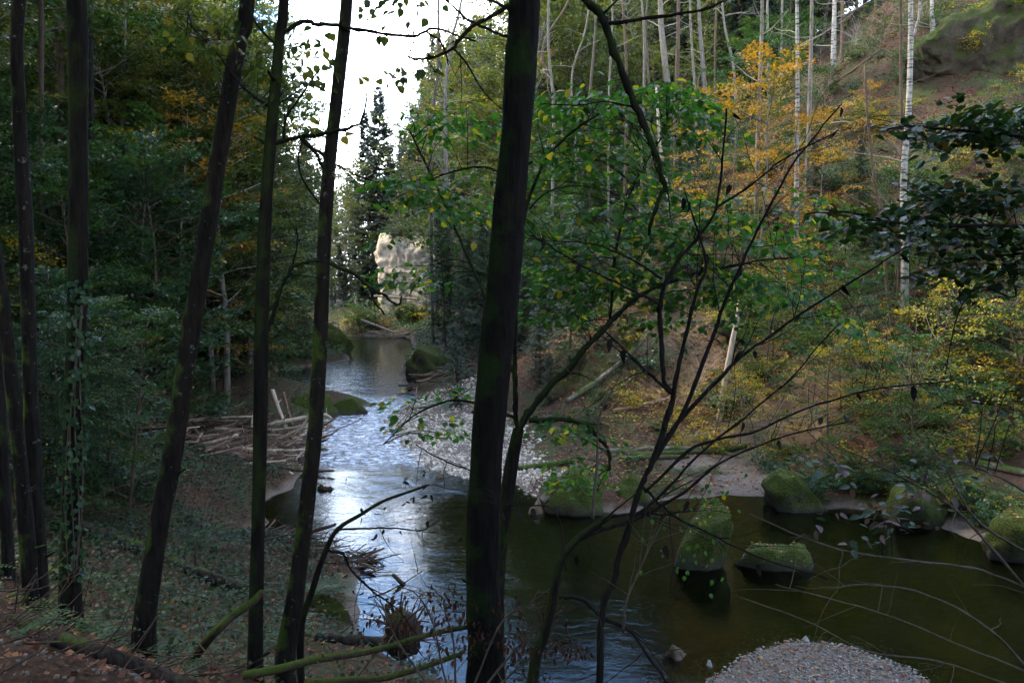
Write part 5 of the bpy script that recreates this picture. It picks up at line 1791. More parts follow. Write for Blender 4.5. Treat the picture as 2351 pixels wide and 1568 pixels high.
# woods behind and above the camera, which shade the near bank
for k, (x_, y_, s) in enumerate([(-9, 3, 1.6), (-4, 0.5, 1.6), (2.5, 1, 1.6), (-12, 9, 1.6), (-2, -6, 1.8), (7, -4, 1.8), (-10, -5, 1.8), (-15, 15, 1.7), (-18, 21, 1.8), (-20, 28, 1.8), (-14, 20, 1.5), (-24, 24, 1.9), (-22, 15, 1.8), (-27, 34, 1.9), (7.5, 3, 1.5), (12, 4, 1.6), (-17, 4, 1.7), (14, -3, 1.8), (-5, -12, 1.9), (4, -12, 1.9), (-8, 6, 1.4), (-13, -12, 1.9)]):
    z_ = hz(x_, y_)
    t = thing('shade_tree', 'leafy tree of the wood behind the photographer, its crown above the picture', 'tree', (x_, y_, z_), 'trees over the near bank')
    mb = MB()
    P = curve((x_, y_, z_ - 0.3), (0, 0, 1), 14, 10, (0, 0, .3), 0.02)
    mb.tube(P, np.linspace(0.2, 0.07, 11), 10)
    part('trunk', mb, M['bark_dark'], t, smooth=True)
    for pn, me, _ in LIB['top%d' % (k % 2)]:
        c = bpy.data.objects.new(pn, me); COL.objects.link(c); c.parent = t
        c.location = tuple(P[6] - np.array([x_, y_, z_])); c.scale = (s,) * 3; c.rotation_euler = (0, 0, k)


# ------------------------------------------------------------------ rocks
ROCKV = {}


def rock(name, label, px0, px1, top, base, mat, seed, depth=0.8, amp=0.16, sink=0.4, sub=4, cat='boulder', Y=None, group=None, boxy=0.0, tilt=(0, 0), turn=0.0):
    """a boulder spanning px0..px1, its top at picture line `top`, meeting the ground or water at line `base`"""
    g = on_z((px0 + px1) / 2, base) if Y is None else None
    if g is None:
        g = ground((px0 + px1) / 2, base) if Y == 'g' else pix((px0 + px1) / 2, base, Y)
    rx = (px1 - px0) / 2 * g[1] / F * 1.02
    ry = rx * depth
    cy = g[1] + ry * 0.75
    ztop = pix((px0 + px1) / 2, top, cy)[2]
    bot = g[2] - (1.1 if Y is None else sink * max(0.3, ztop - g[2]))
    rz = (ztop - bot) / 2
    c = np.array([g[0], cy, (ztop + bot) / 2])
    if tilt == (0, 0):
        tilt = (rng.uniform(-.25, .25), rng.uniform(-.3, .3))
    mb = rock_mb(rx, ry, rz, seed, sub, amp * 1.25, boxy)
    Rm = np.array(Matrix.Rotation(turn, 3, 'Z') @ Matrix.Rotation(tilt[0], 3, 'X') @ Matrix.Rotation(tilt[1], 3, 'Y'))
    mb.V = [v @ Rm.T + c for v in mb.V]
    V = mb.V[0]
    ROCKV[label] = V
    o = solo(name, mb, mat, label, cat, (c[0], c[1], bot), group, smooth=True)
    if mat in (M['rock_moss'], M['rock_brown']):
        sz = 0.028 * max(1.0, g[1] / 20)
        fz = moss_fuzz(V, int(1600 if mat == M['rock_moss'] else 900), c, sz, g[2] + 0.08)
        part('moss', fz, M['moss'], o, kind='stuff')
        if Y is None and g[1] < 24:
            fl = MB()
            k = rng.choice(len(V), 120)
            k = k[(V[k][:, 2] > c[2] + rz * 0.45)][:34]
            fl.leaves(V[k] + np.array([[0, 0, 0.03]]), rng.normal(0, 1, (len(k), 3)) * np.array([[1, 1, .2]]), np.tile([[0, 0, 1.0]], (len(k), 1)) + rng.normal(0, .3, (len(k), 3)), 0.07, 0.05, np.clip(rng.normal(0.75, 0.2, len(k)), 0, 1))
            part('fallen_leaves', fl, M['litter'], o, kind='stuff')
    return o


M['moss'] = leaf_mat('moss', [(0.0, (0.018, 0.030, 0.006)), (0.5, (0.05, 0.08, 0.010)), (0.85, (0.11, 0.14, 0.015)), (1.0, (0.14, 0.15, 0.02))], trans=0.3, rough=0.8, spec=0.2)
rock('mossy_boulder', 'upright moss covered boulder standing in the pool, right of the thin stems', 1560, 1688, 1105, 1310, M['rock_moss'], 3, 0.95, 0.12, 0.25, boxy=0.22)
rock('mossy_boulder', 'broad mossy boulder between the gravel bar and the pool', 1250, 1400, 1075, 1182, M['rock_moss'], 5, 0.7, 0.16, 0.3, boxy=0.22)
rock('mossy_boulder', 'smaller rounded mossy boulder joined behind the broad one', 1390, 1520, 1075, 1165, M['rock_moss'], 8, 0.8, 0.14, 0.3, boxy=0.22)
rock('mossy_boulder', 'mossy boulder at the right end of the sandy beach', 1775, 1905, 1060, 1178, M['rock_moss'], 12, 0.8, 0.14, 0.3, boxy=0.22)
rock('mossy_boulder', 'low dark mossy boulder in the pool strewn with fallen leaves', 1690, 1880, 1240, 1310, M['rock_moss'], 17, 0.6, 0.14, 0.6, boxy=0.22)
rock('mossy_boulder', 'mossy bank boulder by the pool at the right', 2050, 2200, 1100, 1215, M['rock_moss'], 19, 0.8, 0.15, 0.3, boxy=0.22)
rock('mossy_boulder', 'dark mossy boulder at the right picture edge by the small sand patch', 2275, 2420, 1130, 1290, M['rock_moss'], 23, 0.8, 0.15, 0.3, boxy=0.22)
rock('mossy_boulder', 'mossy rock behind the bank boulder, under the green shrubs', 2170, 2290, 1075, 1180, M['rock_moss'], 117, 0.8, 0.18, 0.3, Y=21)
rock('mossy_boulder', 'mossy rock between the beach logs and the broad boulder', 1330, 1450, 1030, 1085, M['rock_moss'], 119, 0.8, 0.18, 0.3, Y=23.5)
for k, (a, b, c_) in enumerate([(985, 1028, 1092), (1035, 1062, 1096), (1066, 1092, 1100), (930, 962, 1094), (770, 812, 1098)]):
    rock('wet_stone', 'dark wet stone at the lower lip of the riffle', a, b, c_ - 7, c_ + 6, M['rock_wet'], 130 + k, 0.7, 0.15, 0.4, 3, group='dark wet stones in the riffle')
rock('brown_boulder', 'big brown mossy boulder overhanging the far pool', 915, 1060, 790, 890, M['rock_brown'], 29, 0.9, 0.15, 0.15)
rock('brown_boulder', 'tall brown rock behind the overhanging boulder, beside the big trunk', 1035, 1130, 735, 880, M['rock_brown'], 31, 0.9, 0.16, 0.2, Y=50)
rock('mossy_boulder', 'round dark mossy boulder at the water edge below the curving trunk', 690, 822, 1345, 1455, M['rock_moss'], 37, 0.8, 0.12, 0.3, boxy=0.22)
rock('mossy_slab', 'long mossy rock slab jutting into the riffle from the left', 640, 772, 897, 962, M['rock_moss'], 41, 0.6, 0.12, 0.3)
rock('mossy_slab', 'low mossy point of rock at the head of the riffle', 735, 848, 915, 952, M['rock_moss'], 43, 0.5, 0.12, 0.4)
rock('mossy_boulder', 'small mossy stone in the riffle beside the curving trunk', 718, 768, 1092, 1125, M['rock_moss'], 47, 0.9, 0.12, 0.4)
rock('mossy_boulder', 'mossy dark rock at the left of the far pool', 730, 808, 745, 815, M['rock_moss'], 53, 0.9, 0.15, 0.3)
rock('pale_stone', 'angular wet stone in the water left of the broad mossy boulder', 1205, 1255, 1145, 1182, M['rock_wet'], 59, 0.9, 0.14, 0.4, 3)
rock('pale_stone', 'white stone at the tip of the near gravel bar', 1835, 1884, 1450, 1480, M['stone'], 61, 0.8, 0.08, 0.4, 3, boxy=0.35)
rock('pale_stone', 'small pale stone at the water edge of the near gravel bar', 1618, 1652, 1515, 1535, M['stone'], 67, 0.8, 0.08, 0.4, 3, boxy=0.35)
rock('brown_boulder', 'flat brown rock under shallow water near the gravel bar', 1520, 1610, 1472, 1515, M['rock_wet'], 71, 0.8, 0.12, 0.9)
rock('brown_boulder', 'mossy boulder with a log across it above the logs on the beach', 1370, 1440, 1000, 1040, M['rock_moss'], 73, 0.8, 0.15, 0.3, Y=26)
rock('outcrop', 'mossy overhanging rock outcrop high on the right slope', 2120, 2560, -40, 200, M['rock_brown'], 77, 0.6, 0.22, 0.3, 6, 'rock', Y='g', boxy=0.55, tilt=(0.1, -0.5))
rock('outcrop', 'dark mossy ledge above the sandy slope in the middle right', 1640, 1860, 700, 770, M['rock_moss'], 79, 0.6, 0.25, 0.4, 5, 'rock', Y='g', boxy=0.5, tilt=(0.1, 0.12))
rock('outcrop', 'grey rock patch on the right slope below the forked birch', 2110, 2200, 690, 770, M['rock_brown'], 83, 0.5, 0.2, 0.4, 4, 'rock', Y='g')
rock('pale_cliff', 'pale bare rock cliff at the end of the far pool', 840, 1080, 530, 742, M['rock_pale'], 89, 0.4, 0.12, 0.1, 6, 'cliff', Y=83, boxy=0.75, tilt=(0.16, 0.10), turn=-0.6)
rock('pale_cliff', 'grey rock wall among dark spruces at the top of the right slope', 1690, 1830, 70, 190, M['rock_pale'], 97, 0.4, 0.2, 0.2, 5, 'cliff', Y='g', boxy=0.7)
rock('mossy_boulder', 'bright mossy mound at the foot of the pale cliff', 905, 965, 690, 738, M['rock_moss'], 101, 0.8, 0.15, 0.3, Y=80)


for lab, n_, s0, s1, gname in (('mossy overhanging rock outcrop high on the right slope', 34, 0.5, 1.3, 'outcrop at the top right'), ('pale bare rock cliff at the end of the far pool', 26, 0.8, 1.7, 'pale far cliff'), ('dark mossy ledge above the sandy slope in the middle right', 10, 0.3, 0.6, 'mossy ledge')):
    V = ROCKV[lab]
    top_ = V[:, 2].min() + (V[:, 2].max() - V[:, 2].min()) * (0.9 if 'cliff' in lab else 0.45)
    cand = np.where((V[:, 2] > top_) & (V[:, 1] < np.median(V[:, 1])))[0]
    for k in range(n_):
        v = V[cand[rng.integers(len(cand))]]
        key = ('shrub0', 'fern0', 'bare0', 'yshrub0', 'bshrub0', 'fern1')[k % 6]
        place('cliff_plant', LIB[key], 'small plant rooted on the ' + gname, 'plant', v - np.array([0, 0, 0.1]), k * 1.3, rng.uniform(s0, s1) * (1.6 if 'fern' in key else 1), 'plants on the ' + gname)


# ------------------------------------------------------------------ logs and driftwood
def log(name, label, pts, w0, w1, mat, Y=None, zs=None, group=None, cat='log', stubs=2, sides=12):
    """pts: picture points lying on the ground or water; w in pixels"""
    P = []
    for i, p in enumerate(pts):
        if len(p) > 2 and p[2] == 'g':
            q_ = ground(p[0], p[1])
        elif Y is not None:
            q_ = pix(p[0], p[1], Y + (p[2] if len(p) > 2 else 0))
        else:
            q_ = ground(p[0], p[1])
        P.append(q_)
    P = np.array(P)
    Ym = P[:, 1].mean()
    R = np.linspace(w0, w1, 30) * 0.5 * Ym / F
    Q = smooth_line(P, 30)
    if Y is None:
        Q[:, 2] += R * 0.55
    mb = MB()
    mb.tube(Q, R, sides, rough=0.04)
    for k in range(stubs):
        i = rng.integers(4, 26)
        mb.tube(curve(Q[i], rng.normal(0, 1, 3) + np.array([0, 0, .6]), rng.uniform(2, 6) * R[i], 3, (0, 0, 0), .1), np.linspace(R[i] * .35, R[i] * .12, 4), 5)
    return solo(name, mb, mat, label, cat, Q[np.argmin(Q[:, 2])], group, smooth=True)


log('fallen_log', 'dark fallen log across the left bank behind the leaning trunk', [(92, 1195), (200, 1228), (330, 1275), (450, 1325), (572, 1362)], 42, 24, M['log_dark'], stubs=3)
log('fallen_log', 'dark log lying in the lower left corner', [(128, 1488), (230, 1515), (330, 1550), (440, 1600)], 42, 40, M['log_dark'], stubs=1)
log('fallen_log', 'weathered log at the left edge behind the thick mossy trunk', [(-20, 1285), (60, 1300), (140, 1330)], 30, 22, M['log_dark'])
log('mossy_branch', 'bent bright mossy branch leaning on the slender trunk', [(446, 1512, 'g'), (490, 1455, -.1), (535, 1412, -.05), (575, 1385, 0), (603, 1358, .05)], 22, 17, M['moss_wood'], Y=7.75, stubs=0, cat='branch')
log('mossy_branch', 'long bright mossy branch along the bottom, reaching the big trunk', [(560, 1550, -.4), (640, 1535, -.2), (720, 1515, 0), (820, 1500, .1), (900, 1482, .2), (1000, 1452, .3), (1085, 1436, .4)], 20, 12, M['moss_wood'], Y=7.2, stubs=3, cat='branch')
log('mossy_branch', 'second mossy branch low at the bottom edge', [(700, 1568, 0), (800, 1560, .1), (900, 1552, .2), (1060, 1500, .3)], 18, 12, M['moss_wood'], Y=7.0, stubs=2, cat='branch')
log('sunken_log', 'dark log lying in the water by the root wad', [(725, 1468), (800, 1478), (880, 1482), (960, 1478)], 26, 30, M['log_dark'], stubs=1)
log('water_snag', 'forked driftwood snag sticking out of the blue water', [(958, 1372), (935, 1350), (902, 1318)], 15, 9, M['drift_dark'], Y=14.8, stubs=0, cat='snag')
log('water_snag', 'short arm of the forked snag in the blue water', [(948, 1362), (922, 1352), (900, 1346)], 10, 8, M['drift_dark'], Y=14.75, stubs=0, cat='snag')
log('water_snag', 'bent dark snag standing in the water above the root wad', [(905, 1455), (898, 1425), (888, 1400), (905, 1378)], 14, 11, M['moss_wood'], Y=13.25, stubs=0, cat='snag')
log('mossy_log', 'long mossy log lying on the beach behind the boulders', [(1190, 1080), (1330, 1062), (1450, 1058), (1580, 1052)], 14, 10, M['moss_wood'])
log('mossy_log', 'mossy log with green top beside the sandy beach', [(1450, 1052), (1560, 1045), (1660, 1040), (1720, 1030)], 15, 12, M['moss_wood'])
log('mossy_log', 'grey log across the beach above the boulders', [(1380, 1042), (1500, 1034), (1600, 1036), (1690, 1052)], 13, 10, M['bark_grey'])
log('red_log', 'reddish log lying on the leafy ground above the beach', [(1410, 948), (1460, 938), (1530, 922)], 13, 10, M['drift'])
log('fallen_pole', 'grey fallen trunk slanting down the sandy slope', [(1300, 930), (1380, 880), (1440, 825), (1490, 770)], 13, 10, M['bark_grey'], stubs=4)
log('fallen_pole', 'thin fallen trunk slanting beside the grey one', [(1350, 950), (1410, 905), (1470, 860)], 8, 6, M['bark_brown'], stubs=2)
log('fallen_pole', 'pale broken branch across the right bank shrubs', [(2050, 905), (2120, 900), (2200, 922), (2240, 940)], 12, 9, M['drift_pale'])
log('fallen_pole', 'bare log lying low at the right edge above the pool', [(2180, 1055), (2260, 1075), (2360, 1095)], 18, 18, M['bark_grey'])
log('fallen_pole', 'brown fallen trunk lying high on the red leaf slope', [(1900, 210), (1950, 180), (2020, 125)], 8, 6, M['bark_brown'])
log('fallen_pole', 'thin bleached trunk fallen across the red slope', [(1880, 560), (1930, 520), (1990, 470)], 7, 5, M['drift_pale'])
log('fallen_pole', 'bleached log lying across the end of the far pool', [(790, 760), (840, 768), (900, 776), (940, 770)], 12, 10, M['bark_grey'])
log('fallen_pole', 'pale pole leaning at the foot of the far cliff', [(830, 735, 0), (870, 750, 0), (915, 768, 0)], 6, 5, M['drift_pale'], Y=72)
log('fallen_pole', 'pale bare pole fallen down the far cliff', [(885, 625, 0), (915, 645, 0), (950, 665, 0)], 6, 4, M['drift_pale'], Y=82)
log('fallen_pole', 'second pale pole on the far cliff, lower one', [(850, 680, 0), (900, 682, 0), (960, 688, 0)], 5, 4, M['drift_pale'], Y=81.5)

# the log jam on the left bank: every stick a thing of its own
JC = on_z(570, 1035)


def pile(n, cx, cy, rx, ry, hmax, ang, label, group, name='drift_stick', lmin=0.7, lmax=2.6, rmin=0.012, rmax=0.05, mats=('drift', 'drift', 'drift_pale', 'drift_dark')):
    for k in range(n):
        a = rng.uniform(0, 6.28); rr = math.sqrt(rng.random())
        x_, y_ = cx + rx * rr * math.cos(a), cy + ry * rr * math.sin(a)
        base = max(hz(x_, y_), 0.0)
        z_ = base + 0.03 + hmax * (1 - rr * 0.8) * rng.random() ** 0.8
        th = ang + rng.normal(0, 0.75)
        L = lmin + (lmax - lmin) * rng.random() ** 1.6
        d = np.array([math.cos(th), math.sin(th), rng.normal(0, 0.10)])
        r = rng.uniform(rmin, rmax)
        P = curve((x_, y_, z_) - d * L / 2, d, L, 5, rng.normal(0, 0.25, 3), 0.06)
        P[:, 2] = np.maximum(P[:, 2], np.maximum(height(P[:, 0], P[:, 1]), -0.05) + r * 0.3)
        mb = MB()
        mb.tube(P, np.linspace(r, r * rng.uniform(0.4, 0.8), 6), 6, rough=0.06)
        solo(name, mb, M[mats[rng.integers(len(mats))]], label, 'stick', P[np.argmin(P[:, 2])], group, smooth=True)


def tangle(n, cx, cy, rx, ry, hmax, ang, mat, name, label):
    mb = MB()
    for k in range(n):
        a = rng.uniform(0, 6.28); rr = math.sqrt(rng.random())
        x_, y_ = cx + rx * rr * math.cos(a), cy + ry * rr * math.sin(a)
        th = ang + rng.normal(0, 0.9)
        L = rng.uniform(0.25, 1.3)
        d = np.array([math.cos(th), math.sin(th), rng.normal(0, 0.25)])
        z_ = max(hz(x_, y_), 0.0) + hmax * (1 - rr * 0.8) * rng.random()
        mb.tube(curve((x_, y_, z_) - d * L / 2, d, L, 3, rng.normal(0, .5, 3), 0.12), np.linspace(rng.uniform(0.006, 0.016), 0.004, 4), 4, cap=False)
    o = solo(name, mb, mat, label, 'driftwood', (cx, cy, max(hz(cx, cy), 0)), None, kind='stuff')
    return o


tangle(900, JC[0] - 0.9, JC[1] - 1.2, 3.6, 4.0, 1.0, 0.15, M['drift'], 'twig_debris', 'fine red brown twigs matted in the left log jam')
tangle(160, *on_z(730, 1290, 0.1)[:2], 1.3, 0.7, 0.35, 0.2, M['drift_dark'], 'twig_debris', 'dark matted twigs on the near left shore')
tangle(220, *on_z(890, 768, 0.2)[:2], 2.6, 2.0, 0.8, 0.1, M['drift'], 'twig_debris', 'matted twigs in the drift heap at the far pool')
tangle(320, -4.4, 7.4, 2.8, 2.2, 0.06, 0.5, M['drift_dark'], 'twig_debris', 'fallen dead twigs on the near left bank')
pile(230, JC[0] - 0.9, JC[1] - 1.2, 3.6, 4.0, 1.05, 0.2, 'weathered brown stick in the log jam on the left bank', 'driftwood sticks of the left log jam', lmin=0.5, lmax=3.2, rmax=0.07)
log('jam_log', 'pale bare log lying on top of the log jam towards the riffle', [(620, 975, 0), (680, 962, .3), (740, 952, .6), (760, 960, .7)], 11, 7, M['drift_pale'], Y=28.5)
log('jam_log', 'pale broken trunk propped upright in the log jam', [(625, 895, .5), (640, 940, .3), (660, 985, 0)], 11, 9, M['drift_pale'], Y=29.0)
log('jam_log', 'second thinner brown trunk propped in the log jam', [(650, 900, .5), (662, 945, .3), (672, 985, 0)], 7, 6, M['drift'], Y=29.5)
log('jam_log', 'thick grey log at the top left of the log jam', [(412, 1020, 0), (450, 1005, 0), (510, 985, 0)], 15, 13, M['bark_grey'], Y=27.5)
log('jam_log', 'pale forked stick standing up beside the curving trunk', [(645, 1010, 0), (690, 985, 0), (712, 945, 0)], 7, 4, M['drift_pale'], Y=26.5)
log('jam_log', 'short dark log standing at the water edge of the jam', [(690, 1050, 0), (695, 1080, 0), (700, 1112, 0)], 14, 16, M['drift_dark'], Y=24.0)
c = on_z(890, 768, 0.2)
pile(60, c[0], c[1], 2.6, 2.0, 0.9, 0.1, 'bleached stick in the driftwood heap at the far pool', 'driftwood sticks at the far pool', lmin=0.8, lmax=3.0, mats=('drift', 'drift_pale'))
c = on_z(1010, 890, 0.2)
pile(36, c[0], c[1], 2.0, 1.0, 0.5, -0.3, 'reddish stick in the drift heap below the big brown boulder', 'driftwood sticks below the brown boulder', mats=('drift', 'drift_dark'))
c = on_z(730, 1290, 0.1)
pile(34, c[0], c[1], 1.2, 0.6, 0.35, 0.25, 'dark driftwood stick on the near left shore', 'driftwood sticks on the near left shore', lmin=0.4, lmax=1.4, mats=('drift', 'drift_dark'))

# root wad in the water by the near bank
rc = on_z(925, 1500, 0.1)
rw = thing('root_wad', 'tangled dark root wad of a fallen tree at the near shore', 'root wad', rc)
mb = rock_mb(0.32, 0.3, 0.42, 7, 3, 0.3)
mb.V = [v + rc + np.array([0, 0, 0.3]) for v in mb.V]
part('root_ball', mb, M['log_dark'], rw, smooth=True)
mb = MB()
for k in range(46):
    d = nrm(rng.normal(0, 1, 3) + np.array([0, 0, 0.4]))
    mb.tube(curve(rc + np.array([0, 0, .35]) + d * 0.22, d, rng.uniform(0.25, 0.6), 5, rng.normal(0, .6, 3), 0.2), np.linspace(0.018, 0.004, 6), 4, cap=False)
part('roots', mb, M['drift_dark'], rw)


# ------------------------------------------------------------------ gravel, litter and ground cover
OCT = np.array([(1, 0, 0), (0, 1, 0), (-1, 0, 0), (0, -1, 0), (0, 0, 1), (0, 0, -1)], float)
OF = np.array([(0, 1, 4, 0), (1, 2, 4, 1), (2, 3, 4, 2), (3, 0, 4, 3), (1, 0, 5, 1), (2, 1, 5, 2), (3, 2, 5, 3), (0, 3, 5, 0)])
CUB = np.array([(-1, -1, -1), (1, -1, -1), (1, 1, -1), (-1, 1, -1), (-.8, -.8, 1), (.8, -.8, 1), (.8, .8, 1), (-.8, .8, 1)], float) * 0.62
CF = np.array([(4, 5, 6, 7), (0, 1, 5, 4), (1, 2, 6, 5), (2, 3, 7, 6), (3, 0, 4, 7)])


def stones(x_, y_, s, label_kind, name, lo=0.0, hi=0.95, cube=True, mat='pebble'):
    n = len(x_)
    B, Fq = (CUB, CF) if cube else (OCT, OF)
    k = len(B)
    z_ = height(x_, y_)
    a = rng.uniform(0, 6.28, n)
    sc = np.stack([s * rng.uniform(0.8, 1.4, n), s * rng.uniform(0.7, 1.1, n), s * rng.uniform(0.4, 0.75, n)], 1)
    V = B[None] * sc[:, None] * rng.uniform(0.75, 1.25, (n, k, 1))
    ca, sa = np.cos(a)[:, None], np.sin(a)[:, None]
    X = V[..., 0] * ca - V[..., 1] * sa + V[..., 2] * rng.normal(0, .3, (n, 1))
    Y_ = V[..., 0] * sa + V[..., 1] * ca
    Z = V[..., 2] + V[..., 0] * rng.normal(0, .25, (n, 1))
    W = np.stack([X + x_[:, None], Y_ + y_[:, None], Z + (z_ + sc[:, 2] * 0.3)[:, None]], -1)
    mb = MB()
    mb.add(W.reshape(-1, 3), (np.arange(n)[:, None, None] * k + Fq[None]).reshape(-1, 4), np.repeat(np.clip(rng.beta(2, 2, n), lo, hi) * 1.0, len(Fq)))
    me = mb.mesh(name, M[mat])
    o = bpy.data.objects.new(name, me)
    COL.objects.link(o)
    return o


def sample(n, x0, x1, y0, y1, dens):
    x_ = rng.uniform(x0, x1, n); y_ = rng.uniform(y0, y1, n)
    k = rng.random(n) < dens(x_, y_)
    return x_[k], y_[k]


def bar_density(ids):
    def f(x_, y_):
        v = np.zeros_like(x_)
        for i in ids:
            c, rx, ry, _ = FLATS[i]
            v = np.maximum(v, sst(0.12, 0.4, blob(x_, y_, c, rx * 1.1, ry * 1.1)))
        if 0 in ids:
            v = v * sst(0.6, -0.3, x_ - (-1.65 + (35.4 - y_) * 0.216) + fbm(x_, y_, 44) * 0.8)
        return v * sst(-0.9, 0.3, river_sd(x_, y_) + 0.5 * fbm(x_ * 1.5, y_ * 1.5, 46)) * (0.25 + 0.75 * sst(-0.35, 0.15, fbm(x_ * 1.1, y_ * 1.1, 48)))
    return f


x_, y_ = sample(60000, -8, 4, 20, 38, bar_density([0, 1]))
tag(stones(x_, y_, 0.018 + 0.075 * rng.random(len(x_)) ** 3, None, 'gravel', 0.1, 0.8), 'pale gravel of the bar in the river bend', 'gravel', kind='stuff')
x_, y_ = sample(52000, 1.6, 8, 9.2, 13.6, bar_density([4]))
tag(stones(x_, y_, 0.008 + 0.030 * rng.random(len(x_)) ** 2.5, None, 'gravel', 0.0, 0.8, mat='pebble_grey'), 'fine gravel of the near bar at the bottom right', 'gravel', kind='stuff')
x_, y_ = sample(5000, -7.5, -2, 4.6, 10, lambda a, b: sst(7.8, 6.2, b) * sst(1.5, -0.5, a + 3.4) * (river_sd(a, b) > 0.5))
tag(stones(x_, y_, rng.uniform(0.008, 0.022, len(x_)), None, 'path_gravel', 0.0, 0.4, mat='pebble_grey'), 'small stones among leaf litter in the lower left corner', 'gravel', kind='stuff')
# the larger pebbles near the camera, one by one
pm = []
for k in range(4):
    mb = rock_mb(0.03, 0.024, 0.017, 200 + k, 1, 0.12)
    mb.R = [np.full(len(mb.Q[0]), (0.08, 0.18, 0.28, 0.4)[k])]
    pm.append(mb.mesh('pebble', M['pebble_grey'], smooth=True))
x_, y_ = sample(1500, -7, -2.2, 4.8, 9, lambda a, b: 0.3 * sst(9, 6.5, b) * (river_sd(a, b) > 0.8))
for a, b in list(zip(x_, y_))[:140]:
    o = bpy.data.objects.new('pebble', pm[rng.integers(4)])
    COL.objects.link(o)
    o.parent = terr
    o.location = (a, b, hz(a, b) + 0.006)
    o.rotation_euler = (rng.normal(0, .2), rng.normal(0, .2), rng.uniform(0, 6.28))
    o.scale = (0.35 + 1.1 * rng.random() ** 2,) * 3


def cover(n, x0, x1, y0, y1, dens, s0, s1, mat, name, label, cat, col, up=0.5, lift=0.02, hgt=0.0, wr=0.7):
    x_, y_ = sample(n, x0, x1, y0, y1, dens)
    m = len(x_)
    P = np.stack([x_, y_, height(x_, y_) + lift + hgt * rng.random(m)], 1)
    D = np.stack([rng.normal(0, 1, m), rng.normal(0, 1, m), rng.normal(0, 0.3, m)], 1)
    N = np.stack([rng.normal(0, up, m), rng.normal(0, up, m) - 0.2, np.ones(m)], 1)
    s = rng.uniform(s0, s1, m)
    mb = MB()
    cl = fbm(x_ * 0.7, y_ * 0.7, 71) * 0.5
    mb.leaves(P, D, nrm(N), s, s * wr, np.clip(col[0] + cl * col[1] + rng.normal(0, col[1] * 0.6, m), 0, 1))
    me = mb.mesh(name, mat)
    o = bpy.data.objects.new(name, me)
    COL.objects.link(o)
    return tag(o, label, cat, kind='stuff')


dry = lambda a, b: (river_sd(a, b) > 0.25).astype(float)
notbar = lambda a, b: 1 - np.maximum.reduce([blob(a, b, FLATS[i][0], FLATS[i][1], FLATS[i][2]) for i in (0, 1, 2, 4)])
patch = lambda a, b, s: sst(-0.12, 0.25, fbm(a * 0.45, b * 0.45, s))
cover(40000, -14, 3, 4.5, 24, lambda a, b: dry(a, b) * notbar(a, b) * (~is_right(a, b)), 0.04, 0.09, M['litter'], 'leaf_litter', 'brown fallen leaves on the near left bank', 'leaf litter', (0.25, 0.4))
cover(130000, 0, 38, 20, 58, lambda a, b: dry(a, b) * notbar(a, b) * is_right(a, b), 0.06, 0.14, M['litter'], 'leaf_litter', 'red brown fallen leaves covering the right slope', 'leaf litter', (0.5, 0.4))
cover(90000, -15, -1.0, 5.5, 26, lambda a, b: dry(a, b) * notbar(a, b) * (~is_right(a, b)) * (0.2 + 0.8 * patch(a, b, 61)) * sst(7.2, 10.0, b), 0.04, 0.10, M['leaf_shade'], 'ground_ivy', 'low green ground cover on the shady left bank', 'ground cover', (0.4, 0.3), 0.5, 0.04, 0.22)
cover(80000, 0, 36, 20, 52, lambda a, b: dry(a, b) * notbar(a, b) * is_right(a, b) * patch(a, b, 67) * 0.8, 0.06, 0.13, M['leaf_green'], 'ground_herbs', 'low green herbs on the right slope', 'ground cover', (0.5, 0.3), 0.5, 0.05, 0.3)
cover(26000, 3, 26, 19.5, 33, lambda a, b: dry(a, b) * notbar(a, b) * is_right(a, b) * patch(a, b, 73) * sst(16, 4, river_sd(a, b)), 0.05, 0.11, M['leaf_yellow'], 'yellow_leaves', 'yellow fallen leaves and herbs above the beach', 'ground cover', (0.6, 0.3), 0.4, 0.03, 0.15)
cover(26000, -24, -5, 42, 92, lambda a, b: dry(a, b), 0.12, 0.24, M['leaf_green'], 'ground_herbs', 'green herbs round the far pool', 'ground cover', (0.45, 0.3), 0.6, 0.06, 0.7)
cover(30000, -30, -8, 20, 60, lambda a, b: dry(a, b) * (~is_right(a, b)) * patch(a, b, 79), 0.08, 0.16, M['leaf_green'], 'ground_herbs', 'low dark herbs on the left forest slope', 'ground cover', (0.35, 0.3), 0.5, 0.05, 0.4)

cover(3200, 2, 8, 9.5, 13.4, lambda a, b: (river_sd(a, b) > 0.0).astype(float), 0.03, 0.07, M['litter'], 'leaf_litter', 'red brown leaves strewn on the near gravel bar', 'leaf litter', (0.6, 0.4))
cover(2600, 1, 9, 18.5, 26, lambda a, b: (river_sd(a, b) > 0.05) * is_right(a, b), 0.05, 0.11, M['litter'], 'leaf_litter', 'fallen leaves strewn on the sandy beach', 'leaf litter', (0.55, 0.4))
cover(1500, -8, 2, 21, 37, lambda a, b: (river_sd(a, b) > 0.1) * sst(0.06, 0.02, a / b), 0.04, 0.10, M['litter'], 'leaf_litter', 'scattered leaves on the gravel bar in the bend', 'leaf litter', (0.6, 0.4))

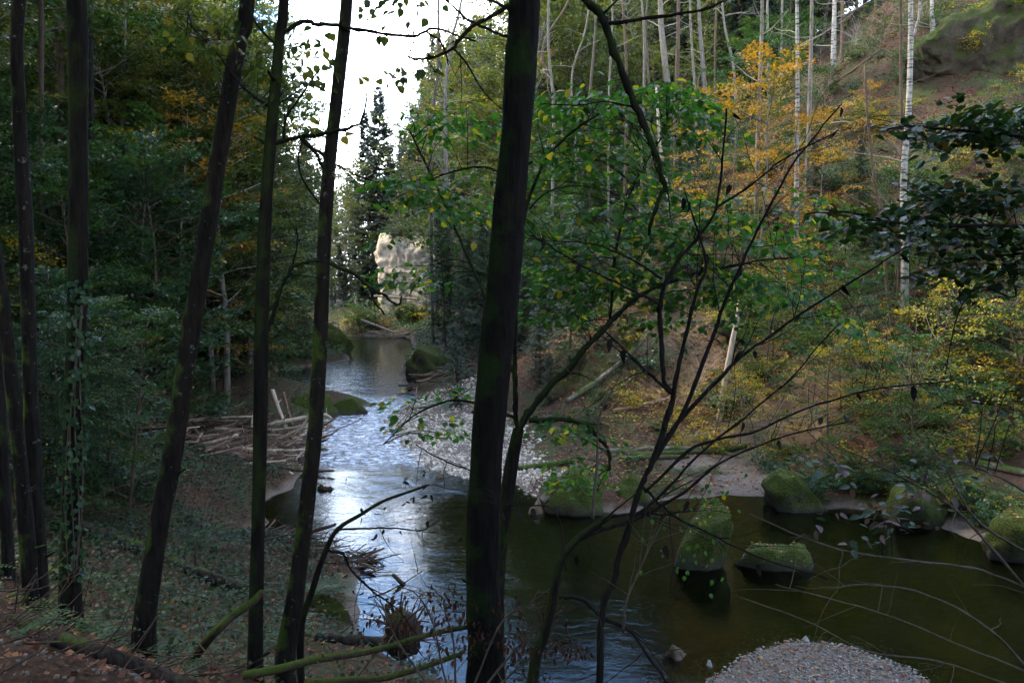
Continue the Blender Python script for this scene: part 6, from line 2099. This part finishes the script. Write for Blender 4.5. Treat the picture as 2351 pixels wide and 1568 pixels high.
# ------------------------------------------------------------------ labels that tell the scattered plants apart by where they show
ZX = [(40, 'at the left picture edge'), (170, 'left of the ivy clad trunk'), (330, 'right of the ivy clad trunk'), (520, 'behind the leaning trunk'), (640, 'left of the slender trunk'),
      (760, 'behind the curving trunk'), (960, 'below the sky gap'), (1180, 'left of the big trunk'), (1400, 'right of the big trunk'), (1650, 'behind the hazel'),
      (1850, 'below the orange leaves'), (2000, 'left of the forked birch'), (2150, 'beside the forked birch'), (2300, 'right of the forked birch'), (9999, 'at the right picture edge')]
ZY = [(250, 'high up'), (520, 'upper slope'), (760, 'mid slope'), (1000, 'low down'), (9999, 'near the front')]
NTH = ['nearest', 'second nearest', 'third nearest', 'fourth nearest', 'fifth nearest', 'sixth nearest', 'seventh nearest', 'eighth nearest', 'ninth nearest', 'tenth nearest']
BASE = {'green_tree': 'green leafy tree', 'bluish_tree': 'bluish green tree', 'tall_tree': 'olive tree', 'orange_tree': 'orange leaved tree', 'yellow_tree': 'small yellowing tree', 'spruce_tree': 'dark spruce',
        'young_spruce': 'young spruce', 'leafy_shrub': 'green shrub', 'yellow_shrub': 'yellow shrub', 'bare_shrub': 'bare pale shrub', 'fern': 'green fern', 'yellow_sapling': 'yellow sapling'}
byl = {}
for o in COL.objects:
    kn = o.name.split('.')[0]
    if o.parent is None and o.get('group') and kn in BASE:
        p = np.array(o.location)
        px, py, dz = proj(p + np.array([0, 0, 0.8]))
        zx = next(t for v, t in ZX if px < v)
        zy = next(t for v, t in ZY if py < v)
        byl.setdefault((BASE[kn], zx, zy), []).append((dz, o))
for (b, zx, zy), L_ in byl.items():
    L_.sort(key=lambda e: e[0])
    for k, (dz, o) in enumerate(L_):
        o['label'] = '%s %s, %s' % (b, zx, zy) + ('' if len(L_) == 1 else ', ' + (NTH[k] if k < 10 else 'among the farthest') + ' one')
        o['group'] = '%ss %s' % (b, zx)

# ------------------------------------------------------------------ the air of the gorge
hb = MB()
hx0, hx1, hy0, hy1, hz0, hz1 = -136.0, 136.0, -34.0, 306.0, -3.0, 96.0
hb.add([(hx0, hy0, hz0), (hx1, hy0, hz0), (hx1, hy1, hz0), (hx0, hy1, hz0), (hx0, hy0, hz1), (hx1, hy0, hz1), (hx1, hy1, hz1), (hx0, hy1, hz1)],
       [(3, 2, 1, 0), (4, 5, 6, 7), (0, 1, 5, 4), (1, 2, 6, 5), (2, 3, 7, 6), (3, 0, 4, 7)])
hm_, N_, L_ = new_mat('haze')
ho = N_.new('ShaderNodeOutputMaterial')
pv = N_.new('ShaderNodeVolumePrincipled')
pv.inputs['Color'].default_value = (0.86, 0.92, 1.0, 1)
pv.inputs['Density'].default_value = HAZE
pv.inputs['Anisotropy'].default_value = 0.3
L_.new(pv.outputs['Volume'], ho.inputs['Volume'])
hobj = bpy.data.objects.new('haze', hb.mesh('haze', hm_))
COL.objects.link(hobj)
tag(hobj, 'thin blue haze filling the gorge', 'haze', kind='stuff')
